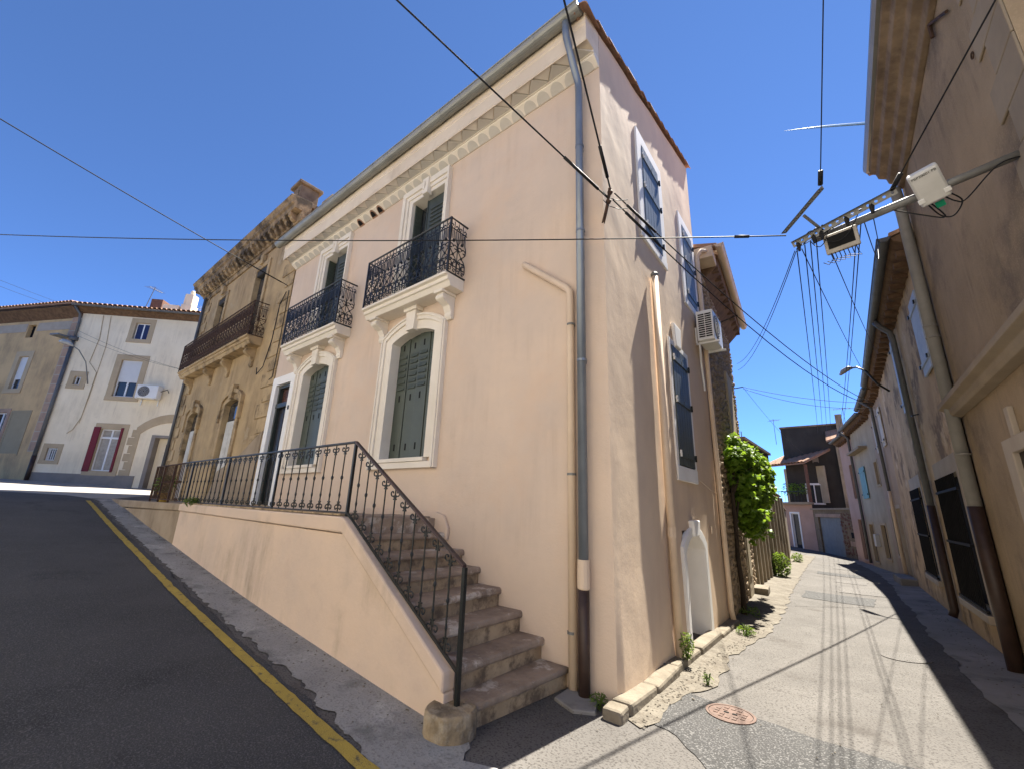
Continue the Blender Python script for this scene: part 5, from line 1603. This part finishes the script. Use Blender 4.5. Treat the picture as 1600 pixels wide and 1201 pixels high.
MB(FG).box(.4, 1.3, .0, .03, .15, .4).build('panel', 'quoin_pink', gar)
FK = Frame((-1.02, 31.45), (-3.6, 33.4))
pk = thing('pink_balcony_house', 'small pink house with tiled roof and open balcony at the lane end', 'house', (-2.3, 32.5, -.5))
wall(FK, 0, 3.2, -1, 2.5, [(1.15, 1.75, -.5, 1.85)], depth=.15).build('wall', 'pink_house', pk)
framed_window(FK, pk, 1.15, 1.75, -.5, 1.85, .1, 'pvc_white', panes=1, name='door')
MB(FK).box(-.1, 3.3, -.1, .35, 2.45, 2.6).build('balcony_floor', 'quoin_grey', pk)
MB(FK).box(-.0, 3.3, -1.6, -1.5, 2.6, 5.1).build('upper_wall', 'cream_pale_render', pk)
MB(FK).box(.0, .12, -.1, .06, 2.6, 5.1).build('post', 'brick_chimney', pk)
for k in range(12):
    MB(FK).tube([(.2 + k * .26, .28, 2.6), (.2 + k * .26, .28, 3.3)], .012, 5).build('baluster', 'iron', pk)
MB(FK).box(.1, 3.3, .26, .3, 3.3, 3.34).build('handrail', 'iron', pk)
foliage('balcony_plants', [FK((s, -.1, 3.5))[:2] + (3.5, .35, .3, .45) for s in (.5, 1.2, 1.9)], 260, .2, 'vine_leaf', pk, 12, lobed=False)
rf = MB(FK).profile([(-2.6, 6.35), (.35, 5.1), (.35, 5.18), (-2.6, 6.45)], -.2, 3.4).build('roof', 'clay_tile', pk)
rt2 = canal_tile(2.9, .13, .12).mesh('roof_tile')
angk = math.atan2(-FK.d.y, -FK.d.x)
for k in range(13):
    link('roof_tile', rt2, 'clay_tile', rf, FK((-.1 + k * .27, .38, 5.18)), rot=(math.atan(.424), 0, angk))
dk = thing('dark_gable', 'tall rendered building, darkened for shade, rising behind the garage', 'building', (0, 33, 0))
MB().box(-2.4, 5.5, 33.0, 39, -1, 7.9).build('wall', 'dark_render', dk)  # north-facing wall; its shade is put into the near-black render
MB().box(.75, 5.5, 32.5, 33.0, -1, 7.2).build('wall', 'streaked_wall', dk, bevel=.02)
MB().box(-2.46, 1.1, 32.92, 39.1, 7.902, 8.02).build('roof_edge', 'cornice_stone', dk)
FDK = Frame((0, 33.0), d=(1, 0))
framed_window(FDK, dk, -1.3, -.42, 2.55, 3.85, .08, 'pvc_white', panes=2, depth=-.03, proud=.04)
MB(FDK).ring(arch_path(-.64, -.44, 5.4, 5.66, 0, 2), arch_path(-.72, -.36, 5.32, 5.74, 0, 2), 0, .04).box(-.64, -.44, .0, .02, 5.4, 5.66).build('vent', 'grey_plinth', dk)
MB().prism([(.3, 32.0, 6.6), (1.6, 32.0, 7.0), (1.6, 33.0, 7.6), (.3, 33.0, 7.4)], (0, 0, .12)).build('lean_to_roof', 'clay_tile', dk)
MB().box(.98, 1.36, 32.7, 33.1, 7.3, 8.6).build('chimney', 'streaked_wall', dk, bevel=.02)
antenna('aerial above the dark building at the lane end', (1.5, 33.4, 8.0), 1.2, 2.6, L=1.2, w=.6)
antenna('thin aerial behind the vine, left of the dark building', (-2.9, 34, 6.9), 2.0, .5, L=.7, w=.8)

# ---- lamp on the right-hand houses
sl = thing('street_lamp', 'grey street lamp on curved arm under the stained house eave', 'lamp', FR((11.5, 0, 5.0)))
MB(FR).tube([(11.55, .02, 5.1), (11.4, .25, 5.3), (11.5, .45, 5.75), (11.7, .62, 5.95), (12.0, .75, 6.02)], .028, 8).build('arm', 'iron', sl, smooth=True)
MB(FR).tube([(11.9, .72, 6.0), (12.05, .80, 6.04), (12.35, .92, 6.05), (12.6, 1.0, 6.02)], [.035, .07, .08, .04], 10).build('lamp_head', 'galvanised', sl, smooth=True)

# ================================================================== manholes, overhead boom, boxes, cables
def manhole(label, x, y, r, mat, studs=True):
    z = zg(x, y) + .012
    t = thing('manhole_cover', label, 'manhole', (x, y, z))
    def disc(name, r0, r1, h):
        n = 32
        m = MB()
        P = lambda rr, a, dz: (x + rr * math.cos(a), y + rr * math.sin(a), zg(x + rr * math.cos(a), y + rr * math.sin(a)) + dz)
        vs, fs = [], []
        for rr, dz in ((r1, -.03), (r1, h), (r0, h), (r0, h - .01)):
            vs += [P(rr, 2 * PI * k / n, dz) for k in range(n)]
        for q in range(3):
            for k in range(n):
                fs.append((q * n + k, q * n + (k + 1) % n, (q + 1) * n + (k + 1) % n, (q + 1) * n + k))
        if r0 < .01:
            fs.append(tuple(range(2 * n, 3 * n)))
        m.add(vs, fs).build(name, mat, t)
    if not studs:
        disc('lid', .002, r, .009)
        return
    disc('rim', r - .022, r, .014)
    disc('lid', .002, r - .028, .012)
    if not studs:
        return
    rr = r - .05
    g = .055
    n = int(rr / g)
    stud = MB().box(-.018, .018, -.018, .018, 0, .006).mesh('stud')
    for i in range(-n, n + 1):
        for j in range(-n, n + 1):
            if (i * g) ** 2 + (j * g) ** 2 < rr * rr and abs(i) + abs(j) > 1:
                link('stud', stud, mat, t, (x + i * g, y + j * g, zg(x + i * g, y + j * g) + .011))
    for sg in (-1, 1):
        MB().box(x + sg * .035 - .02, x + sg * .035 + .02, y - .012, y + .012, z + .0, z + .0045).build('lifting_hole', 'dark_slot', t)
manhole('rusty round manhole cover in the dark tar patch', .775, .655, .205, 'manhole_iron')
manhole('pale manhole ring in the lane near the shadow edge', 2.10, 4.45, .27, 'tar_patch_pale', False)

boom = thing('cable_boom', 'galvanised boom with perforated angle irons reaching over the lane', 'boom', (3.35, .45, 4.4))
B0, B1 = Vector((3.42, .44, 4.40)), Vector((1.80, .78, 4.33))
MB().tube([B0, B1 + (B0 - B1) * .12], .036, 10).build('pole', 'galvanised', boom, smooth=True)
def perforated(parent, A, Bp, w, n, up):
    A, Bp = Vector(A), Vector(Bp)
    d = (Bp - A); L = d.length; d.normalize()
    u = Vector(up); u = (u - d * u.dot(d)).normalized()
    v = d.cross(u)
    m = MB()
    cell = L / n
    h = w * .22
    for k in range(n):
        c = A + d * (cell * (k + .5))
        q = lambda a, b: c + d * a + u * b
        outer = [(-cell / 2, -w / 2), (cell / 2, -w / 2), (cell / 2, w / 2), (-cell / 2, w / 2)]
        N8 = 8
        ho = [(h * math.cos(2 * PI * i / N8 + PI / 8 + PI), h * math.sin(2 * PI * i / N8 + PI / 8 + PI)) for i in range(N8)]
        for off in (0, .006):
            vs = [tuple(q(*p_) + v * off) for p_ in outer + ho]
            fs = []
            for e in range(4):
                fs.append((e, (e + 1) % 4, 4 + (2 * e + 2) % 8, 4 + (2 * e + 1) % 8, 4 + (2 * e) % 8))
            m.add(vs, fs)
    # thin flange makes it an angle
    e0, e1 = A + u * (w / 2), Bp + u * (w / 2)
    m.add([tuple(e0), tuple(e1), tuple(e1 + v * w * .8), tuple(e0 + v * w * .8)], [(0, 1, 2, 3)])
    return m.build('angle_iron', 'galvanised', parent)
perforated(boom, (1.80, .62, 4.28), (2.63, .50, 4.45), .06, 14, (0, -.4, 1))
perforated(boom, (1.745, .58, 4.42), (2.105, .12, 4.47), .055, 9, (1, 1, .3))
MB().tube([(1.94, .42, 4.45), (2.08, .70, 4.36)], .016, 6).build('stem', 'galvanised', boom)
for k, t in enumerate((.06, .22, .3, .55, .78)):
    c = Vector((1.80, .62, 4.28)) + Vector((.83, -.12, .17)) * t
    MB().tube([c + Vector((0, .01, .03)), c + Vector((0, .015, -.02)), c + Vector((0, .02, -.09))], [.016, .024, .012], 6).build('insulator', 'cable_black', boom)

rb = random.Random(5)
for k in range(9):
    t0, t1 = rb.uniform(0, .5), rb.uniform(.25, .95)
    pa = Vector((1.80, .62, 4.28)) + Vector((.83, -.12, .17)) * t0 + Vector((0, .02, -.04))
    pb = Vector((1.80, .62, 4.28)) + Vector((.83, -.12, .17)) * t1 + Vector((0, .02, -.02))
    dz = rb.uniform(-.16, .10)
    pts = [pa + (pb - pa) * u + Vector((0, rb.uniform(0, .01), 4 * dz * u * (1 - u))) for u in [q / 10 for q in range(11)]]
    MB().tube(pts, .0045, 5).build('looped_cable', 'cable_black', boom)
jb = thing('junction_box', 'old open junction box with dangling wires under the boom tip', 'junction box', (2.19, .62, 4.1))
ex = Vector((.97, -.12, .05)).normalized(); ey = Vector((.05, .35, -1)).normalized(); ez = ex.cross(ey)
jc = Vector((2.19, .66, 4.20))
def oriented(c, ex, ey, ez, a, b, d, off=0):
    m = MB()
    vs = [tuple(c + ex * (i * a) + ey * (j * b) + ez * (k * d + off)) for k in (-1, 1) for j in (-1, 1) for i in (-1, 1)]
    return m.add(vs, [(0, 1, 3, 2), (4, 5, 7, 6), (0, 1, 5, 4), (2, 3, 7, 6), (0, 2, 6, 4), (1, 3, 7, 5)])
oriented(jc, ex, ey, ez, .135, .095, .035).build('casing', 'box_old', jb, bevel=.012)
sgn = 1 if ez.dot(CAM - jc) > 0 else -1
oriented(jc - ey * .01, ex, ey, ez, .105, .06, .004, sgn * .036).build('opening', 'dark_slot', jb)
for k in range(7):
    s = jc + ex * (-.1 + k * .033) + ey * .09 + ez * (sgn * .03)
    MB().tube([s, s + Vector((.01, .0, -.07)), s + Vector((-.03 + .01 * k, .01, -.11)), s + Vector((-.07, .02, -.07))], .004, 4).build('loose_wire', 'cable_black', jb)

wb = thing('white_connection_box', 'white plastic connection box strapped to the boom near the brown house', 'junction box', (2.82, .55, 4.42))
wx = Vector((.95, -.22, .15)).normalized(); wy = Vector((.12, .75, -.68)); wy = (wy - wx * wy.dot(wx)).normalized(); wz = wx.cross(wy)
wc = Vector((2.83, .52, 4.43))
if wz.dot(CAM - wc) < 0:
    wz = -wz
wc = wc + wz * .05
oriented(wc, wx, wy, wz, .10, .155, .045).build('casing', 'box_white', wb, bevel=.018)
oriented(wc, wx, wy, wz, .088, .142, .006, .048).build('lid', 'box_white', wb, bevel=.006)
for sg in (-1, 1):
    oriented(wc + wx * (.085 * sg) + wy * .09, wx, wy, wz, .022, .02, .008, .054).build('latch', 'ac_white', wb, bevel=.003)
cu = bpy.data.curves.new('lettering', 'FONT')
cu.body = 'PBP20001 PB'
cu.size = .03; cu.align_x = 'CENTER'; cu.extrude = .0003
tmp = bpy.data.objects.new('lettering_source', cu)
COL.objects.link(tmp)
bpy.context.view_layer.update()
tme = bpy.data.meshes.new_from_object(tmp.evaluated_get(bpy.context.evaluated_depsgraph_get()))
bpy.data.objects.remove(tmp)
tm = Matrix(((wx.x, -wy.x, wz.x, 0), (wx.y, -wy.y, wz.y, 0), (wx.z, -wy.z, wz.z, 0), (0, 0, 0, 1)))
tm.translation = wc - wy * .11 + wz * .0555
tme.transform(tm)
link('lettering', tme, 'cable_black', wb)
g = wc + wy * .20 + wx * .01
oriented(g, wx, wy, wz, .03, .028, .004).build('green_label', 'green_tag', wb)
for k, pts in enumerate(([wc + wy * .15 + wx * .05, wc + wy * .24 + wx * .1, wc + wy * .26 + wx * .16, B0 + Vector((-.2, 0, -.05)), B0 + Vector((-.05, 0, -.04))],
                         [wc + wy * .15 - wx * .06, wc + wy * .30 - wx * .02, wc + wy * .35 + wx * .05, wc + wy * .26 + wx * .13, wc + wy * .15 + wx * .09],
                         [wc + wy * .15 - wx * .04, wc + wy * .33 + wx * .0, wc + wy * .22 - wx * .12, Vector((2.56, .62, 4.36))])):
    P = [Vector(q) for q in pts]
    sm = []
    for i in range(len(P) - 1):
        for u in range(6):
            t = u / 6
            p0, p1, p2, p3 = P[max(i - 1, 0)], P[i], P[i + 1], P[min(i + 2, len(P) - 1)]
            sm.append(.5 * ((2 * p1) + (-p0 + p2) * t + (2 * p0 - 5 * p1 + 4 * p2 - p3) * t * t + (-p0 + 3 * p1 - 3 * p2 + p3) * t ** 3))
    sm.append(P[-1])
    MB().tube(sm, .006, 5).build('looped_cable', 'cable_black', wb)

def cable(label, A, Bp, sag=.1, r=.006, sleeve=None, n=14, group=None, thick=False):
    A, Bp = Vector(A), Vector(Bp)
    pts = []
    for k in range(n + 1):
        t = k / n
        pts.append(A + (Bp - A) * t - Vector((0, 0, 4 * sag * t * (1 - t))))
    t0 = thing('overhead_cable', label, 'cable', tuple(A), group)
    MB().tube(pts, r * (1.1 if thick else .72), 6).build('wire', 'cable_black', t0, smooth=True)
    if sleeve:
        a, b, rr = sleeve
        q = [A + (Bp - A) * t - Vector((0, 0, 4 * sag * t * (1 - t))) for t in (a, (a + b) / 2, b)]
        MB().tube(q, rr, 8).build('sleeve', 'cable_black', t0, smooth=True)
    return t0
def ray_pt(px, py, dist):
    d = (_F + _R * ((px - 800) / 665.0) - _U * ((py - 600.5) / 665.0)).normalized()
    return CAM + d * dist
def span_to(A, px, py, x=None, y=None, z=None):
    """far fixing point of a span that starts at A and runs through a known line of sight"""
    A = Vector(A)
    n = (A - CAM).cross(ray_pt(px, py, 1.0) - CAM)
    v = [x, y, z]
    i = v.index(None)
    v[i] = (n.dot(CAM) - sum(n[j] * v[j] for j in range(3) if j != i)) / n[i]
    return Vector(v)
BR = Vector((.10, -.06, 5.24))
wbk = thing('cable_bracket', 'rusty iron cable bracket bolted to the peach house corner', 'bracket', (0, 0, 5.1))
MB().tube([(-.02, .02, 4.98), (.05, -.03, 5.10), (.10, -.06, 5.22), (.13, -.075, 5.36)], .022, 6).build('arm', 'iron_rusty', wbk)
for dz in (0.0, .12):
    MB().lathe((.10 + dz * .2, -.06, 5.2 + dz), [(.02, -.03), (.035, 0), (.02, .03)], 8).build('clamp', 'iron_rusty', wbk)
    m = MB().tube([(.06, -.12, 5.2 + dz), (.12, -.10, 5.10 + dz), (.2, .0, 5.08 + dz), (.28, .1, 5.12 + dz)], .005, 5)
    m.build('loop', 'cable_black', wbk)
FAR = FR((12.6, .35, 5.0))
cable('thick cable from peach house corner up over the stairs to the top edge', BR, span_to(BR, 617, -6, y=-9.0, z=8.3), .03, .009, (.018, .075, .018), thick=True)
cable('thick cable climbing steeply from the corner bracket past the gutter', BR + Vector((.03, 0, .12)), span_to(BR + Vector((.03, 0, .12)), 880, -6, y=-9.0, z=8.8), .02, .009, (.016, .055, .02), thick=True)
cable('upper of two cables from corner bracket down the lane to the lamp', BR + Vector((.06, .05, .08)), Vector(FAR), .35, .008, (.02, .07, .017), thick=True)
cable('lower of two cables from corner bracket down the lane to the lamp', BR + Vector((.05, .02, -.03)), Vector(FAR) + Vector((0, 0, -.05)), .50, .008, (.02, .08, .017), thick=True)
cable('long level wire crossing the whole facade to the boom tip', Vector((1.76, .6, 4.40)), span_to((1.76, .6, 4.40), -20, 344, x=-15.9, y=-9.0), .27, .006, (.0175, .0245, .016), n=40, thick=True)
cable('wire from upper left sky to the ochre house wall', Vector((-8.98, -.15, 6.95)), span_to((-8.98, -.15, 6.95), -20, 165, y=-9.0, z=8.3), .1, .009, (.02, .1, .016), thick=True)
cable('single wire hanging straight down from the sky to the boom', Vector((2.105, .12, 4.52)), span_to((2.105, .12, 4.52), 1286.5, -6, y=-9.0, z=8.8), 0.0, .006, (.0, .013, .02))
cable('wire slanting from the boom up across the brown house wall', Vector((2.60, .50, 4.47)), span_to((2.60, .50, 4.47), 1560, -8, y=-9.0, z=8.0), 0.0, .006, (.0, .014, .02), thick=True)
ends = [(-.15, 32.9, 7.4, 1.83, .64, 4.24), (.10, 32.9, 7.3, 1.90, .63, 4.25), (.32, 32.9, 7.2, 1.95, .62, 4.26), (.52, 32.9, 7.1, 2.00, .61, 4.27)]
for k, (x, y, z, a, b, c) in enumerate(ends):
    cable(['leftmost', 'second', 'third', 'rightmost'][k] + ' of four near-vertical wires from the boom tip down the lane', (a, b, c), (x, y, z), .5, .007, n=24)
cable('left of two wires from the boom middle to the dark building', (2.33, .66, 4.34), (.75, 32.9, 7.0), .6, .007, n=24)
cable('right of two wires from the boom middle to the dark building', (2.36, .66, 4.34), (.95, 32.9, 7.0), .5, .007, n=24)
q = FT((5.0, .25, 5.32))
cable('upper wire from the boom tip to the stone house', (1.81, .64, 4.22), FT((3.2, .3, 5.5)), .25, .006)
cable('lower wire from the boom tip to the stone house', (1.82, .64, 4.21), FT((3.3, .3, 5.35)), .25, .006)
cable('wire from under the junction box to the stained house eave', (2.1, .75, 4.15), FR((9.4, .3, 5.6)), .1, .006)
cable('wire crossing from the boom tip to the stained house lamp', (1.87, .64, 4.22), FR((11.4, .45, 5.5)), .1, .006)
cable('drooping wire from the boom to the near end of the stained house gutter', (2.38, .66, 4.35), FR((4.7, .42, 6.12)), .35, .006)
cable('short wire from the boom to the stained house gutter corner', (2.45, .64, 4.36), FR((4.75, .40, 6.1)), .12, .006)
cable('upper wire spanning the lane from stone house hook to the lamp', q, FR((13.0, .3, 5.1)), .12, .009)
cable('lower wire spanning the lane from stone house hook to the lamp', (q[0], q[1], q[2] - .05), FR((13.0, .3, 4.95)), .22, .009)
cable('wire from stone house hook down to the dark building', q, (-1.0, 32.9, 5.9), .3, .007)
for k in range(2):
    cable(['upper', 'lower'][k] + ' faint wire at the far left above the beige house', span_to(FB((4.9, .3, 10.6 - .25 * k)), -10, 430 + 10 * k, x=-15.9, y=-9.0), FB((4.9, .3, 10.6 - .25 * k)), .1, .008)
for k in range(2):
    cable(['upper', 'lower'][k] + ' thin wire strung across the cream house front', FW((.4, .3, 9.2 - .25 * k)), FW((5.6, .3, 7.55)), .15, .008)
vent = thing('condensation_trail', 'thin white vapour trail in the sky beside the brown cornice', 'vapour trail', ray_pt(1300, 197, 2600))
_m, _nt, _b = newmat('vapour')
_b.inputs['Base Color'].default_value = (.95, .95, .95, 1)
MB().tube([ray_pt(1225, 205, 2600), ray_pt(1290, 198, 2600), ray_pt(1420, 188, 2600)], [1.0, 4.5, 7.0], 8).build('trail', 'vapour', vent, smooth=True)

# ================================================================== unseen houses added across the road to bounce sunlight and anchor cables
for k, (x0, x1, h, mt, lb) in enumerate([(-16, -7.5, 8.5, 'white_trim', 'unseen house across the road added to bounce sunlight, left of two'), (-7.4, 9.5, 9.0, 'cream_trim', 'unseen pale house across the road added to bounce sunlight, right of two')]):
    t = thing('added_opposite_house', lb, 'house', ((x0 + x1) / 2, -9.5, 0))
    fo = Frame((x0, -9.0), d=(1, 0), toward=(0, 5))
    n = 3
    op = []
    for i in range(n):
        c = (x1 - x0) * (i + .5) / n
        op += [(c - .5, c + .5, 1.9, 3.7), (c - .5, c + .5, 5.0, 6.8)]
    wall(fo, 0, x1 - x0, -.5, h, op, depth=.2).build('wall', mt, t)
    body(t, [(x0, -9.3), (x1, -9.3), (x1, -16), (x0, -16)], -.5, h, mt)
    for a in op:
        framed_window(fo, t, *a, .12, 'white_trim', panes=2)
    MB(fo).profile([(-6, h + 1.2), (.4, h - .05), (.4, h + .05), (-6, h + 1.3)], -.05, x1 - x0 + .05).build('roof', 'clay_tile', t)
